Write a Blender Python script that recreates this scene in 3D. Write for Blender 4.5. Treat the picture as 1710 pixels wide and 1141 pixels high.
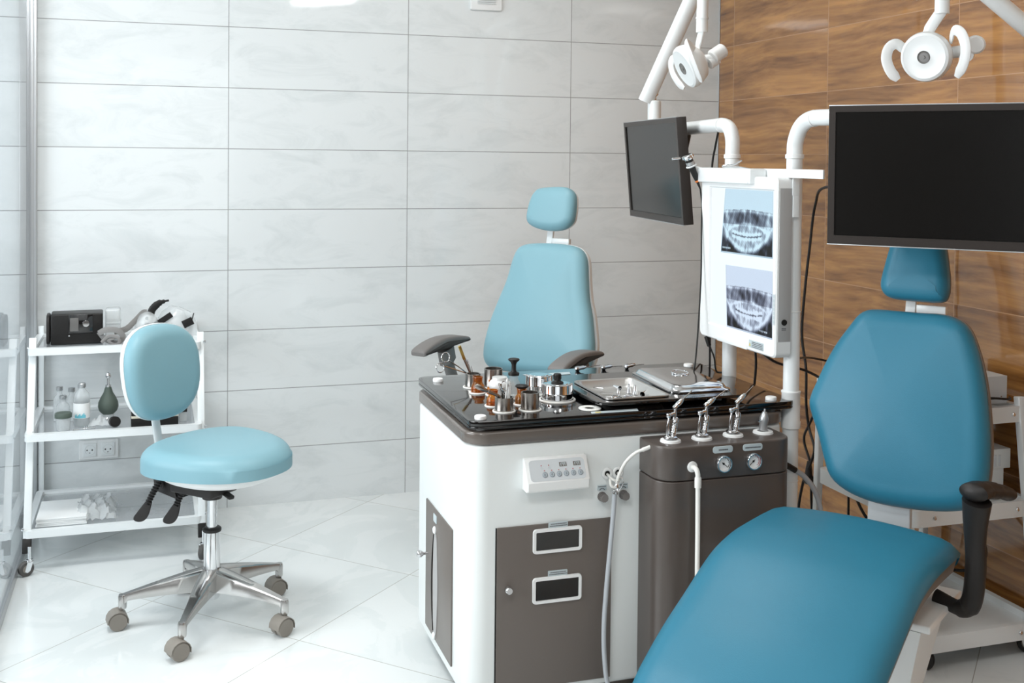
import bpy, bmesh, math, random
from mathutils import Vector, Matrix
random.seed(7)
for o in list(bpy.data.objects): bpy.data.objects.remove(o, do_unlink=True)
SC = bpy.context.scene
COL = SC.collection
R = math.radians
# ------------------------------------------------------------------ camera
def make_camera():
    F = 1848.44; yaw = .3136; pt = -.0236; rl = .0098
    fw = Vector((math.sin(yaw)*math.cos(pt), math.cos(yaw)*math.cos(pt), math.sin(pt)))
    r0 = Vector((math.cos(yaw), -math.sin(yaw), 0)); u0 = r0.cross(fw)
    rt = r0*math.cos(rl) + u0*math.sin(rl); up = -r0*math.sin(rl) + u0*math.cos(rl)
    cam = bpy.data.cameras.new('camera'); o = bpy.data.objects.new('camera', cam); COL.objects.link(o)
    m = Matrix((( rt.x, up.x, -fw.x, -.29375), (rt.y, up.y, -fw.y, -4.6849), (rt.z, up.z, -fw.z, 1.45363), (0, 0, 0, 1)))
    o.matrix_world = m
    cam.sensor_fit = 'HORIZONTAL'; cam.sensor_width = 36; cam.lens = F*36/1710
    cam.shift_y = -(570.5-309.6)/1710; cam.clip_start = .05
    cam.dof.use_dof = True; cam.dof.focus_distance = 3.0; cam.dof.aperture_fstop = 10.0
    SC.camera = o
make_camera()
# ------------------------------------------------------------------ world, lights, exposure
SC.view_settings.view_transform = 'Standard'; SC.view_settings.look = 'None'
SC.view_settings.gamma = 1; SC.view_settings.exposure = -0.12
SC.view_settings.use_curve_mapping = False
W = bpy.data.worlds.new('world'); SC.world = W; W.use_nodes = True
bg = W.node_tree.nodes['Background']; bg.inputs[0].default_value = (.93, .97, 1, 1); bg.inputs[1].default_value = .8
def area(name, loc, aim, sx, sy, power, col=(1, 1, 1)):
    l = bpy.data.lights.new(name, 'AREA'); l.shape = 'RECTANGLE'; l.size = sx; l.size_y = sy; l.energy = power; l.color = col
    o = bpy.data.objects.new(name, l); COL.objects.link(o); o.location = loc
    o.rotation_euler = (Vector(aim)-Vector(loc)).to_track_quat('-Z', 'Y').to_euler()
    return o
# low fill from an added, unseen rear window; daylight through the left wall window
area('rear_fill_light', (-.9, -6.25, 1.55), (-.9, 0, 1.3), 2.6, 1.7, 9, (.97, .985, 1))
area('side_window_daylight', (-2.55, -2.15, 1.55), (3, -2.15, 1.15), 2.3, 1.5, 95, (.95, .98, 1))
for (lx, ly, pw) in ((-.6, -1.4, 22), (-.6, -3.9, 22), (.95, -1.2, 7), (.95, -3.95, 5)):
    area('ceiling_lamp_light', (lx, ly, 2.66), (lx, ly, 0), .5, .5, pw, (.96, .985, 1))
# ------------------------------------------------------------------ materials
MATS = {}
def lin(c):
    return tuple((x/12.92 if x <= .04045 else ((x+.055)/1.055)**2.4) for x in [v/255 for v in c])
def mat(name, rgb, rough=.5, metal=0., spec=.5, coat=0., bump=None, var=None, trans=0., ior=1.45, emit=None):
    m = bpy.data.materials.new(name); m.use_nodes = True; n = m.node_tree; b = n.nodes['Principled BSDF']
    c = lin(rgb); b.inputs['Base Color'].default_value = (*c, 1); b.inputs['Roughness'].default_value = rough
    b.inputs['Metallic'].default_value = metal; b.inputs['Specular IOR Level'].default_value = spec
    b.inputs['Coat Weight'].default_value = coat; b.inputs['Coat Roughness'].default_value = .12
    b.inputs['Transmission Weight'].default_value = trans; b.inputs['IOR'].default_value = ior
    if emit:
        b.inputs['Emission Color'].default_value = (*lin(emit[0]), 1); b.inputs['Emission Strength'].default_value = emit[1]
    tc = n.nodes.new('ShaderNodeTexCoord')
    if bump:
        t = n.nodes.new('ShaderNodeTexNoise'); t.inputs['Scale'].default_value = bump[0]; t.inputs['Detail'].default_value = 4
        n.links.new(tc.outputs['Object'], t.inputs['Vector'])
        bp = n.nodes.new('ShaderNodeBump'); bp.inputs['Strength'].default_value = bump[1]; bp.inputs['Distance'].default_value = .002
        n.links.new(t.outputs['Fac'], bp.inputs['Height']); n.links.new(bp.outputs['Normal'], b.inputs['Normal'])
    if var:
        t = n.nodes.new('ShaderNodeTexNoise'); t.inputs['Scale'].default_value = var[0]; t.inputs['Detail'].default_value = 5
        n.links.new(tc.outputs['Object'], t.inputs['Vector'])
        r = n.nodes.new('ShaderNodeMix'); r.data_type = 'RGBA'
        r.inputs['A'].default_value = (*[x*(1-var[1]) for x in c], 1); r.inputs['B'].default_value = (*[min(1, x*(1+var[1])) for x in c], 1)
        n.links.new(t.outputs['Fac'], r.inputs['Factor']); n.links.new(r.outputs['Result'], b.inputs['Base Color'])
    MATS[name] = m
    return m
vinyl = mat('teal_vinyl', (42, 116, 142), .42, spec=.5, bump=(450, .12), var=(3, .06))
vinyl_lit = mat('lit_teal_vinyl', (132, 174, 186), .42, spec=.45, bump=(450, .08), var=(3, .03))  # teal vinyl again, lightened to carry the brighter light on stool and left chair
white_plastic = mat('white_plastic', (236, 238, 238), .35, var=(4, .02))
white_paint = mat('white_painted_steel', (235, 239, 240), .28, coat=.3, var=(5, .02))
white_body = mat('white_cabinet_paint', (228, 233, 233), .3, coat=.3, var=(2, .015))
grey_paint = mat('taupe_grey_paint', (104, 97, 92), .38, coat=.1, var=(6, .04))
grey_top = mat('taupe_worktop', (100, 93, 88), .22, coat=.4, var=(9, .06))
taupe_vinyl = mat('taupe_vinyl', (120, 108, 98), .55, bump=(300, .1), var=(4, .05))
dark_rubber = mat('dark_plastic', (42, 39, 38), .5, bump=(250, .1), var=(8, .08))
grey_rubber = mat('grey_armrest_plastic', (120, 116, 114), .5, bump=(200, .08), var=(8, .05))
black_gloss = mat('black_glass', (14, 13, 13), .04, spec=.6, coat=.6, var=(3, .1))
black_matte = mat('black_matte_plastic', (24, 22, 21), .45, var=(10, .1))
screen_mat = mat('monitor_screen', (10, 9, 8), .22, spec=.6, var=(3, .05))
bezel_mat = mat('monitor_bezel', (46, 40, 37), .35, var=(10, .05))
chrome = mat('chrome', (225, 226, 228), .1, 1., var=(20, .03))
steel = mat('brushed_steel', (170, 165, 160), .27, 1., bump=(90, .05), var=(15, .06))
satin_steel = mat('satin_steel', (205, 204, 202), .38, 1., bump=(60, .05), var=(15, .05))
alu = mat('polished_aluminium', (196, 194, 192), .24, 1., bump=(40, .08), var=(12, .12))
alu_frame = mat('satin_aluminium', (190, 192, 194), .35, .8, var=(10, .03))
castor_grey = mat('castor_plastic', (140, 134, 126), .5, var=(12, .05))
rubber_grey = mat('rubber_tyre', (88, 86, 84), .7, var=(10, .06))
green_rubber = mat('green_rubber', (84, 96, 88), .55, bump=(100, .1), var=(10, .06))
gold = mat('gold_plate', (196, 168, 96), .28, 1., var=(20, .05))
hose_white = mat('white_hose', (232, 232, 228), .4, var=(10, .03))
hose_grey = mat('grey_hose', (176, 182, 188), .4, var=(10, .03))
cable_mat = mat('black_cable', (18, 17, 17), .45, var=(10, .1))
paper = mat('white_paper', (238, 240, 240), .7, bump=(60, .15), var=(10, .02))
label_mat = mat('pale_label', (190, 202, 206), .4, var=(10, .03))
ink = mat('label_ink', (92, 92, 96), .6, var=(30, .1))
cyan_ink = mat('cyan_print', (120, 205, 222), .5, var=(30, .05))
red_led = mat('red_indicator', (170, 70, 70), .4, var=(30, .05))
cream = mat('cream_strip', (214, 208, 190), .5, var=(10, .04))
panel_grey = mat('panel_overlay', (206, 212, 216), .35, var=(10, .02))
key_grey = mat('key_grey', (150, 158, 166), .4, var=(40, .12))
strap_grey = mat('grey_strap', (140, 138, 136), .8, bump=(200, .3), var=(10, .06))
strip_grey = mat('silver_side_strip', (168, 168, 168), .4, var=(10, .03))
housing_paint = mat('dark_taupe_paint', (80, 73, 69), .33, coat=.15, var=(6, .05))
arm_black = mat('black_armrest_plastic', (27, 24, 23), .5, bump=(250, .1), var=(8, .08))
lcd = mat('grey_display', (108, 106, 104), .2, var=(10, .04))
yellow_ink = mat('yellow_print', (210, 196, 120), .5, var=(20, .05))
amber_cord = mat('orange_band', (220, 120, 50), .5, var=(20, .05))

def glassy(name, rgb, rough=.02, alpha=.25, tint=None, ior=1.5):
    """thin-walled glass: clear with a fresnel reflection"""
    m = bpy.data.materials.new(name); m.use_nodes = True; n = m.node_tree; n.nodes.clear()
    out = n.nodes.new('ShaderNodeOutputMaterial'); tr = n.nodes.new('ShaderNodeBsdfTransparent'); gl = n.nodes.new('ShaderNodeBsdfGlossy')
    df = n.nodes.new('ShaderNodeBsdfPrincipled'); fr = n.nodes.new('ShaderNodeFresnel'); a = n.nodes.new('ShaderNodeMixShader'); b = n.nodes.new('ShaderNodeMixShader')
    no = n.nodes.new('ShaderNodeTexNoise'); no.inputs['Scale'].default_value = 6
    mr = n.nodes.new('ShaderNodeMapRange'); mr.inputs['To Min'].default_value = alpha*.9; mr.inputs['To Max'].default_value = alpha*1.1
    n.links.new(no.outputs['Fac'], mr.inputs['Value'])
    c = lin(rgb); df.inputs['Base Color'].default_value = (*c, 1); df.inputs['Roughness'].default_value = .3
    tr.inputs['Color'].default_value = (*(lin(tint) if tint else (.97, .98, .98)), 1)
    gl.inputs['Roughness'].default_value = rough; fr.inputs['IOR'].default_value = ior
    n.links.new(mr.outputs['Result'], a.inputs['Fac']); n.links.new(tr.outputs[0], a.inputs[1]); n.links.new(df.outputs[0], a.inputs[2])
    gm_ = n.nodes.new('ShaderNodeNewGeometry'); iv = n.nodes.new('ShaderNodeMath'); iv.operation = 'SUBTRACT'; iv.inputs[0].default_value = 1; n.links.new(gm_.outputs['Backfacing'], iv.inputs[1])
    mu = n.nodes.new('ShaderNodeMath'); mu.operation = 'MULTIPLY'; n.links.new(fr.outputs[0], mu.inputs[0]); n.links.new(iv.outputs[0], mu.inputs[1])
    n.links.new(mu.outputs[0], b.inputs['Fac']); n.links.new(a.outputs[0], b.inputs[1]); n.links.new(gl.outputs[0], b.inputs[2])
    n.links.new(b.outputs[0], out.inputs['Surface'])
    return m
pane_glass = glassy('partition_glass', (215, 220, 224), .02, .06, (238, 241, 243))
shelf_glass = glassy('shelf_glass', (205, 208, 212), .05, .32, ior=1.35)
clear_glass = glassy('clear_glass', (236, 240, 242), .03, .3, ior=1.3)
clear_plastic = glassy('clear_plastic', (238, 241, 242), .12, .42, ior=1.35)
frosted = glassy('frosted_glass', (238, 240, 240), .15, .8)
amber = glassy('amber_glass', (186, 118, 40), .03, .22, (240, 190, 105), ior=1.4)
water = glassy('water', (200, 206, 208), .02, .15)

def tile_wall(name, c_a, c_b, grout, horiz, offx, vein=None, wood=False, rough=.2):
    m = bpy.data.materials.new(name); m.use_nodes = True; n = m.node_tree; L = n.links.new; b = n.nodes['Principled BSDF']
    def N(t, **k):
        x = n.nodes.new(t)
        for a, v in k.items(): setattr(x, a, v)
        return x
    def M(op, a, bb=None):
        x = N('ShaderNodeMath', operation=op)
        for i, v in enumerate((a, bb)):
            if v is None: continue
            if isinstance(v, (int, float)): x.inputs[i].default_value = v
            else: L(v, x.inputs[i])
        return x.outputs[0]
    tc = N('ShaderNodeTexCoord'); sp = N('ShaderNodeSeparateXYZ'); L(tc.outputs['Object'], sp.inputs[0])
    h = M('ADD', sp.outputs[horiz], offx); v = M('ADD', sp.outputs['Z'], .015)
    hx = M('DIVIDE', h, .75); vz = M('DIVIDE', v, .25)
    ix = M('FLOOR', hx); iz = M('FLOOR', vz)
    fx = M('MULTIPLY', M('PINGPONG', h, .375), 1.0); fz = M('PINGPONG', v, .125)
    gr = M('LESS_THAN', M('MINIMUM', fx, fz), .0016)
    cmb = N('ShaderNodeCombineXYZ'); L(ix, cmb.inputs[0]); L(iz, cmb.inputs[1])
    wn = N('ShaderNodeTexWhiteNoise', noise_dimensions='3D'); L(cmb.outputs[0], wn.inputs['Vector'])
    off = N('ShaderNodeVectorMath', operation='SCALE'); L(wn.outputs['Color'], off.inputs[0]); off.inputs['Scale'].default_value = 9 if not wood else .35
    base = N('ShaderNodeCombineXYZ'); L(h, base.inputs[0]); L(v, base.inputs[1])
    add = N('ShaderNodeVectorMath', operation='ADD'); L(base.outputs[0], add.inputs[0]); L(off.outputs[0], add.inputs[1])
    mp = N('ShaderNodeMapping'); L(add.outputs[0], mp.inputs['Vector'])
    if wood:
        mp.inputs['Scale'].default_value = (.6, 7.5, 1)
        dn = N('ShaderNodeTexNoise'); dn.inputs['Scale'].default_value = 1.2; dn.inputs['Detail'].default_value = 1.5; L(add.outputs[0], dn.inputs['Vector'])
        dsc = N('ShaderNodeVectorMath', operation='SCALE'); L(dn.outputs['Color'], dsc.inputs[0]); dsc.inputs['Scale'].default_value = 1.0
        ad2 = N('ShaderNodeVectorMath', operation='ADD'); L(mp.outputs[0], ad2.inputs[0]); L(dsc.outputs[0], ad2.inputs[1])
        t1 = N('ShaderNodeTexNoise'); t1.inputs['Scale'].default_value = 1.6; t1.inputs['Detail'].default_value = 7; t1.inputs['Roughness'].default_value = .62; L(ad2.outputs[0], t1.inputs['Vector'])
        t2 = N('ShaderNodeTexNoise'); t2.inputs['Scale'].default_value = 6; t2.inputs['Detail'].default_value = 5; t2.inputs['Roughness'].default_value = .6; L(ad2.outputs[0], t2.inputs['Vector'])
        f = M('ADD', M('MULTIPLY', t1.outputs['Fac'], .55), M('MULTIPLY', t2.outputs['Fac'], .45))
        cr = N('ShaderNodeValToRGB'); e = cr.color_ramp.elements
        e[0].position = .36; e[0].color = (*lin(c_a), 1); e[1].position = .64; e[1].color = (*lin(c_b), 1)
        x = e.new(.5); x.color = (*[(p+q)/2 for p, q in zip(lin(c_a), lin(c_b))], 1)
        L(f, cr.inputs[0]); col = cr.outputs[0]
    else:
        mp.inputs['Scale'].default_value = (1.1, 2.6, 1)
        t1 = N('ShaderNodeTexNoise'); t1.inputs['Scale'].default_value = 3.4; t1.inputs['Detail'].default_value = 9; t1.inputs['Roughness'].default_value = .68; t1.inputs['Distortion'].default_value = .8
        L(mp.outputs[0], t1.inputs['Vector'])
        cr = N('ShaderNodeValToRGB'); e = cr.color_ramp.elements
        e[0].position = .3; e[0].color = (*lin(c_a), 1); e[1].position = .52; e[1].color = (*lin(c_b), 1)
        L(t1.outputs['Fac'], cr.inputs[0]); col = cr.outputs[0]
    mx = N('ShaderNodeMix', data_type='RGBA'); L(gr, mx.inputs['Factor']); L(col, mx.inputs['A']); mx.inputs['B'].default_value = (*lin(grout), 1)
    L(mx.outputs['Result'], b.inputs['Base Color'])
    rr = M('ADD', M('MULTIPLY', gr, .5), rough); L(rr, b.inputs['Roughness'])
    # every tile lies at its own very slight tilt, and its face is not perfectly flat
    cen = N('ShaderNodeVectorMath', operation='SUBTRACT'); L(wn.outputs['Color'], cen.inputs[0]); cen.inputs[1].default_value = (.5, .5, .5)
    sc = N('ShaderNodeVectorMath', operation='SCALE'); L(cen.outputs[0], sc.inputs[0]); sc.inputs['Scale'].default_value = .022 if wood else .008
    geo = N('ShaderNodeNewGeometry')
    an = N('ShaderNodeVectorMath', operation='ADD'); L(geo.outputs['Normal'], an.inputs[0]); L(sc.outputs[0], an.inputs[1])
    nn = N('ShaderNodeVectorMath', operation='NORMALIZE'); L(an.outputs[0], nn.inputs[0])
    bn = N('ShaderNodeTexNoise'); bn.inputs['Scale'].default_value = 2.5; L(add.outputs[0], bn.inputs['Vector'])
    bp = N('ShaderNodeBump'); bp.inputs['Strength'].default_value = .05; bp.inputs['Distance'].default_value = .02
    hh = M('SUBTRACT', bn.outputs['Fac'], M('MULTIPLY', gr, .15)); L(hh, bp.inputs['Height']); L(nn.outputs[0], bp.inputs['Normal'])
    L(bp.outputs['Normal'], b.inputs['Normal'])
    b.inputs['Specular IOR Level'].default_value = .4; b.inputs['Coat Weight'].default_value = 1.0; b.inputs['Coat Roughness'].default_value = .03; b.inputs['Coat IOR'].default_value = 1.6 if wood else 1.5
    L(bp.outputs['Normal'], b.inputs['Coat Normal'])
    return m
m_backwall = tile_wall('white_marble_wall_tile', (211, 216, 217), (224, 228, 229), (150, 152, 152), 'X', 0, rough=.35)
m_brownwall = tile_wall('wood_look_wall_tile', (112, 66, 24), (194, 138, 76), (184, 140, 100), 'Y', .135, wood=True, rough=.22)

def floor_mat():
    m = bpy.data.materials.new('marble_floor_tile'); m.use_nodes = True; n = m.node_tree; L = n.links.new; b = n.nodes['Principled BSDF']
    N = n.nodes.new
    tc = N('ShaderNodeTexCoord'); mp = N('ShaderNodeMapping'); L(tc.outputs['Object'], mp.inputs['Vector'])
    mp.vector_type = 'TEXTURE'; mp.inputs['Location'].default_value = (.127, -1.357, 0); mp.inputs['Rotation'].default_value = (0, 0, R(44.2)); mp.inputs['Scale'].default_value = (.604, .604, 1)
    sp = N('ShaderNodeSeparateXYZ'); L(mp.outputs[0], sp.inputs[0])
    def M(op, a, bb=None):
        x = N('ShaderNodeMath'); x.operation = op
        for i, v in enumerate((a, bb)):
            if v is None: continue
            if isinstance(v, (int, float)): x.inputs[i].default_value = v
            else: L(v, x.inputs[i])
        return x.outputs[0]
    px = M('PINGPONG', sp.outputs['X'], .5); py = M('PINGPONG', sp.outputs['Y'], .5)
    gr = M('LESS_THAN', M('MINIMUM', px, py), .0022)
    fl = N('ShaderNodeVectorMath'); fl.operation = 'FLOOR'; L(mp.outputs[0], fl.inputs[0])
    wn = N('ShaderNodeTexWhiteNoise'); L(fl.outputs[0], wn.inputs['Vector'])
    sc = N('ShaderNodeVectorMath'); sc.operation = 'SCALE'; L(wn.outputs['Color'], sc.inputs[0]); sc.inputs['Scale'].default_value = 7
    ad = N('ShaderNodeVectorMath'); ad.operation = 'ADD'; L(tc.outputs['Object'], ad.inputs[0]); L(sc.outputs[0], ad.inputs[1])
    t = N('ShaderNodeTexNoise'); t.inputs['Scale'].default_value = 2.6; t.inputs['Detail'].default_value = 9; t.inputs['Roughness'].default_value = .6; t.inputs['Distortion'].default_value = 1.6
    L(ad.outputs[0], t.inputs['Vector'])
    cr = N('ShaderNodeValToRGB'); e = cr.color_ramp.elements
    e[0].position = .3; e[0].color = (*lin((221, 226, 226)), 1); e[1].position = .56; e[1].color = (*lin((229, 233, 233)), 1)
    x = e.new(.5); x.color = (*lin((228, 232, 232)), 1); x = e.new(.47); x.color = (*lin((223, 228, 228)), 1)
    L(t.outputs['Fac'], cr.inputs[0])
    mx = N('ShaderNodeMix'); mx.data_type = 'RGBA'; L(gr, mx.inputs['Factor']); L(cr.outputs[0], mx.inputs['A']); mx.inputs['B'].default_value = (*lin((176, 176, 170)), 1)
    L(mx.outputs['Result'], b.inputs['Base Color']); b.inputs['Roughness'].default_value = .13
    bn = N('ShaderNodeTexNoise'); bn.inputs['Scale'].default_value = 3; L(ad.outputs[0], bn.inputs['Vector'])
    bp = N('ShaderNodeBump'); bp.inputs['Strength'].default_value = .08; bp.inputs['Distance'].default_value = .02; L(bn.outputs['Fac'], bp.inputs['Height']); L(bp.outputs['Normal'], b.inputs['Normal'])
    return m
m_floor = floor_mat()
plaster = mat('white_plaster', (232, 232, 230), .8, var=(2, .01))
dark_plaster = mat('grey_brown_plaster', (92, 84, 78), .7, var=(2, .05))  # unseen left and rear walls toned dark to hold back fill light
lamp_emit = mat('lamp_diffuser', (255, 252, 245), .5, emit=((255, 250, 240), 6.0), var=(3, .01))
box_emit = mat('lightbox_panel', (120, 124, 126), .5, emit=((238, 248, 255), .85), var=(3, .01))
# ------------------------------------------------------------------ mesh building
def cr(pts, n=8, closed=False):
    """Catmull-Rom through the points"""
    P = [Vector(p) for p in pts]; k = len(P); out = []
    rng = range(k) if closed else range(k-1)
    for i in rng:
        a = P[(i-1) % k] if (closed or i > 0) else P[0]*2-P[1]
        b = P[i]; c = P[(i+1) % k]; d = P[(i+2) % k] if (closed or i+2 < k) else P[-1]*2-P[-2]
        for j in range(n):
            t = j/n
            out.append(.5*((2*b)+(c-a)*t+(2*a-5*b+4*c-d)*t*t+(3*b-a-3*c+d)*t**3))
    if not closed: out.append(P[-1].copy())
    return out
def rot(ax, deg): return Matrix.Rotation(R(deg), 4, ax)
def frame(o, z, x=None):
    """matrix with origin o and local Z along z"""
    z = Vector(z).normalized(); q = z.to_track_quat('Z', 'Y').to_matrix().to_4x4(); q.translation = Vector(o)
    return q
class MB:
    def __init__(s): s.v = []; s.f = []; s.sm = []
    def add(s, vs, fs, smooth=True, M=None):
        k = len(s.v)
        s.v += [(M @ Vector(p)) if M is not None else Vector(p) for p in vs]
        s.f += [tuple(i+k for i in f) for f in fs]; s.sm += [smooth]*len(fs)
        return s
    def box(s, lo, hi, M=None, bev=0.):
        x0, y0, z0 = lo; x1, y1, z1 = hi
        bm = bmesh.new()
        r = bmesh.ops.create_cube(bm, size=1)
        for v in bm.verts: v.co = Vector(((x0+x1)/2+v.co.x*(x1-x0), (y0+y1)/2+v.co.y*(y1-y0), (z0+z1)/2+v.co.z*(z1-z0)))
        if bev > 0:
            bmesh.ops.bevel(bm, geom=list(bm.edges), offset=bev, segments=3, profile=.5, affect='EDGES', clamp_overlap=True)
        s.add([v.co.copy() for v in bm.verts], [tuple(v.index for v in f.verts) for f in (bm.verts.index_update() or bm.faces)], True, M)
        bm.free(); return s
    def prism(s, outl, z0, z1, M=None, bev=0., seg=3):
        """closed 2D outline extruded z0..z1 with rounded top and bottom rims"""
        n = len(outl); O = [Vector((p[0], p[1])) for p in outl]
        A = sum(O[i].x*O[(i+1) % n].y-O[(i+1) % n].x*O[i].y for i in range(n))
        if A < 0: O.reverse()
        nr = []
        for i in range(n):
            t = (O[(i+1) % n]-O[i-1])
            t = t.normalized() if t.length > 1e-9 else Vector((1, 0)); nr.append(Vector((-t.y, t.x)))
        rings = []
        if bev > 0:
            for k in range(seg+1):
                a = math.pi/2*k/seg; rings.append((bev*(1-math.sin(a)), z0+bev*(1-math.cos(a))))
            for k in range(seg+1):
                a = math.pi/2*k/seg; rings.append((bev*(1-math.cos(a)), z1-bev*(1-math.sin(a))))
        else: rings = [(0, z0), (0, z1)]
        vs = []; fs = []
        for off, z in rings:
            for i in range(n): p = O[i]+nr[i]*off; vs.append((p.x, p.y, z))
        for k in range(len(rings)-1):
            for i in range(n): j = (i+1) % n; fs.append((k*n+i, k*n+j, (k+1)*n+j, (k+1)*n+i))
        fs.append(tuple(reversed(range(n)))); fs.append(tuple((len(rings)-1)*n+i for i in range(n)))
        return s.add(vs, fs, True, M)
    def lathe(s, prof, n=24, M=None, caps=True):
        vs = []; fs = []; ids = []
        for r, z in prof:
            if r < 1e-6: ids.append([len(vs)]*n); vs.append((0, 0, z))
            else:
                ids.append([len(vs)+i for i in range(n)])
                vs += [(r*math.cos(2*math.pi*i/n), r*math.sin(2*math.pi*i/n), z) for i in range(n)]
        for k in range(len(prof)-1):
            for i in range(n):
                j = (i+1) % n; q = [ids[k][i], ids[k][j], ids[k+1][j], ids[k+1][i]]; u = []
                for x in q:
                    if x not in u: u.append(x)
                if len(u) > 2: fs.append(tuple(u))
        if caps:
            if prof[0][0] > 1e-6: fs.append(tuple(reversed(ids[0])))
            if prof[-1][0] > 1e-6: fs.append(tuple(ids[-1]))
        return s.add(vs, fs, True, M)
    def tube(s, path, r, n=12, closed=False, M=None, flat=None, caps=True):
        """round (or elliptic: flat=(ru,rv)) tube; r may be a list"""
        P = [Vector(p) for p in path]; k = len(P)
        rr = r if isinstance(r, (list, tuple)) else [r]*k
        T = []
        for i in range(k):
            if closed: t = P[(i+1) % k]-P[i-1]
            else: t = P[min(i+1, k-1)]-P[max(i-1, 0)]
            T.append(t.normalized())
        up = Vector((0, 0, 1)) if abs(T[0].z) < .9 else Vector((0, 1, 0))
        u = T[0].cross(up).normalized(); U = [u]
        for i in range(1, k):
            q = T[i-1].rotation_difference(T[i]); u = (q @ U[-1]); u = (u-T[i]*u.dot(T[i])).normalized(); U.append(u)
        vs = []; fs = []
        for i in range(k):
            v = T[i].cross(U[i])
            for j in range(n):
                a = 2*math.pi*j/n
                fu, fv = flat if flat else (1, 1)
                vs.append(P[i]+(U[i]*math.cos(a)*fu+v*math.sin(a)*fv)*rr[i])
        m = k if closed else k-1
        for i in range(m):
            for j in range(n):
                a = i*n+j; b = i*n+(j+1) % n; c = ((i+1) % k)*n+(j+1) % n; d = ((i+1) % k)*n+j; fs.append((a, b, c, d))
        if caps and not closed: fs.append(tuple(reversed(range(n)))); fs.append(tuple((k-1)*n+j for j in range(n)))
        return s.add(vs, fs, True, M)
    def bar(s, a, b, w, h, up=(0, 0, 1), bev=.002):
        """rectangular bar from a to b; w across, h along up"""
        a = Vector(a); b = Vector(b); x = (b-a); L = x.length; x.normalize(); u = Vector(up); u = (u-x*u.dot(x)).normalized(); y = u.cross(x)
        M = Matrix(((x.x, y.x, u.x, a.x), (x.y, y.y, u.y, a.y), (x.z, y.z, u.z, a.z), (0, 0, 0, 1)))
        return s.box((0, -w/2, -h/2), (L, w/2, h/2), M, bev)
    def ring(s, c, R_, r, M=None, n=32, m=10, sx=1, sz=1):
        path = [(c[0]+R_*math.cos(2*math.pi*i/n)*sx, c[1]+R_*math.sin(2*math.pi*i/n), c[2]) for i in range(n)]
        return s.tube(path, r, m, True, M, flat=(1, sz))
    def build(s, name, m, parent=None, world=False, ang=38, kind=None):
        me = bpy.data.meshes.new(name); vs = s.v
        if world and parent is not None:
            Mi = root_matrix(parent).inverted(); vs = [Mi @ p for p in vs]
        me.from_pydata([tuple(p) for p in vs], [], s.f); me.materials.append(m)
        bm = bmesh.new(); bm.from_mesh(me); bmesh.ops.recalc_face_normals(bm, faces=bm.faces); bm.to_mesh(me); bm.free()
        for p in me.polygons: p.use_smooth = True
        me.set_sharp_from_angle(angle=R(ang))
        o = bpy.data.objects.new(name, me); COL.objects.link(o)
        if parent is not None: o.parent = parent
        if kind: o['kind'] = kind
        return o
def root_matrix(o):
    while o.parent: o = o.parent
    return Matrix.Translation(o.location) @ o.rotation_euler.to_matrix().to_4x4()
def thing(name, label, cat, loc=(0, 0, 0), rz=0, group=None):
    o = bpy.data.objects.new(name, None); COL.objects.link(o); o.empty_display_size = .05
    o.location = loc; o.rotation_euler = (0, 0, R(rz)); o['label'] = label; o['category'] = cat
    if group: o['group'] = group
    return o
def tag(o, label, cat, group=None):
    o['label'] = label; o['category'] = cat
    if group: o['group'] = group
    return o
def solo(mb, name, m, loc, label, cat, group=None, rz=0, ang=38):
    """a thing that is one mesh, modelled about its own base"""
    o = mb.build(name, m, ang=ang); o.location = loc; o.rotation_euler = (0, 0, R(rz)); return tag(o, label, cat, group)
def rrect(x0, y0, x1, y1, r, n=6):
    out = []
    for cx, cy, a0 in ((x1-r, y1-r, 0), (x0+r, y1-r, 90), (x0+r, y0+r, 180), (x1-r, y0+r, 270)):
        for i in range(n+1): a = R(a0+90*i/n); out.append((cx+r*math.cos(a), cy+r*math.sin(a)))
    return out
def cushion_rings(outl, depth, er, dome, shrink_steps=8, dish=None, back=0.):
    """rings of (u,v,h) for a padded face: side wall, rounded edge, gentle dome"""
    n = len(outl); O = [Vector((p[0], p[1])) for p in outl]
    A = sum(O[i].x*O[(i+1) % n].y-O[(i+1) % n].x*O[i].y for i in range(n))
    if A < 0: O.reverse()
    c = sum(O, Vector((0, 0)))/n
    nr = []
    for i in range(n):
        t = (O[(i+1) % n]-O[i-1]).normalized(); nr.append(Vector((-t.y, t.x)))
    rings = [[(p.x, p.y, back) for p in O]]
    K = 7
    base = None
    for k in range(K+1):
        a = math.pi/2*k/K; off = er*(1-math.cos(a)); h = depth-er*.9+er*.9*math.sin(a)
        rings.append([(O[i].x+nr[i].x*off, O[i].y+nr[i].y*off, h) for i in range(n)])
    base = [Vector((p[0], p[1])) for p in rings[-1]]
    mr_ = sum((b-c).length for b in base)/n
    for k in range(1, shrink_steps):
        t = k/shrink_steps; s = 1-t
        w_ = s**.6
        rings.append([((c+(b-c)*s*w_+(b-c).normalized()*mr_*s*(1-w_)).x, (c+(b-c)*s*w_+(b-c).normalized()*mr_*s*(1-w_)).y, depth+dome*(1-s*s)) for b in base])
    rings.append([(c.x, c.y, depth+dome)])
    return rings
def rings_mesh(mb, rings, fn, cap=True):
    vs = []; fs = []; ids = []
    n = len(rings[0])
    for r in rings:
        if len(r) == 1: ids.append([len(vs)]*n); vs.append(fn(*r[0]))
        else: ids.append(list(range(len(vs), len(vs)+n))); vs += [fn(*p) for p in r]
    for k in range(len(rings)-1):
        for i in range(n):
            j = (i+1) % n; u = []
            for x in (ids[k][i], ids[k][j], ids[k+1][j], ids[k+1][i]):
                if x not in u: u.append(x)
            if len(u) > 2: fs.append(tuple(u))
    if cap: fs.append(tuple(reversed(ids[0])))
    return mb.add(vs, fs)
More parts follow.
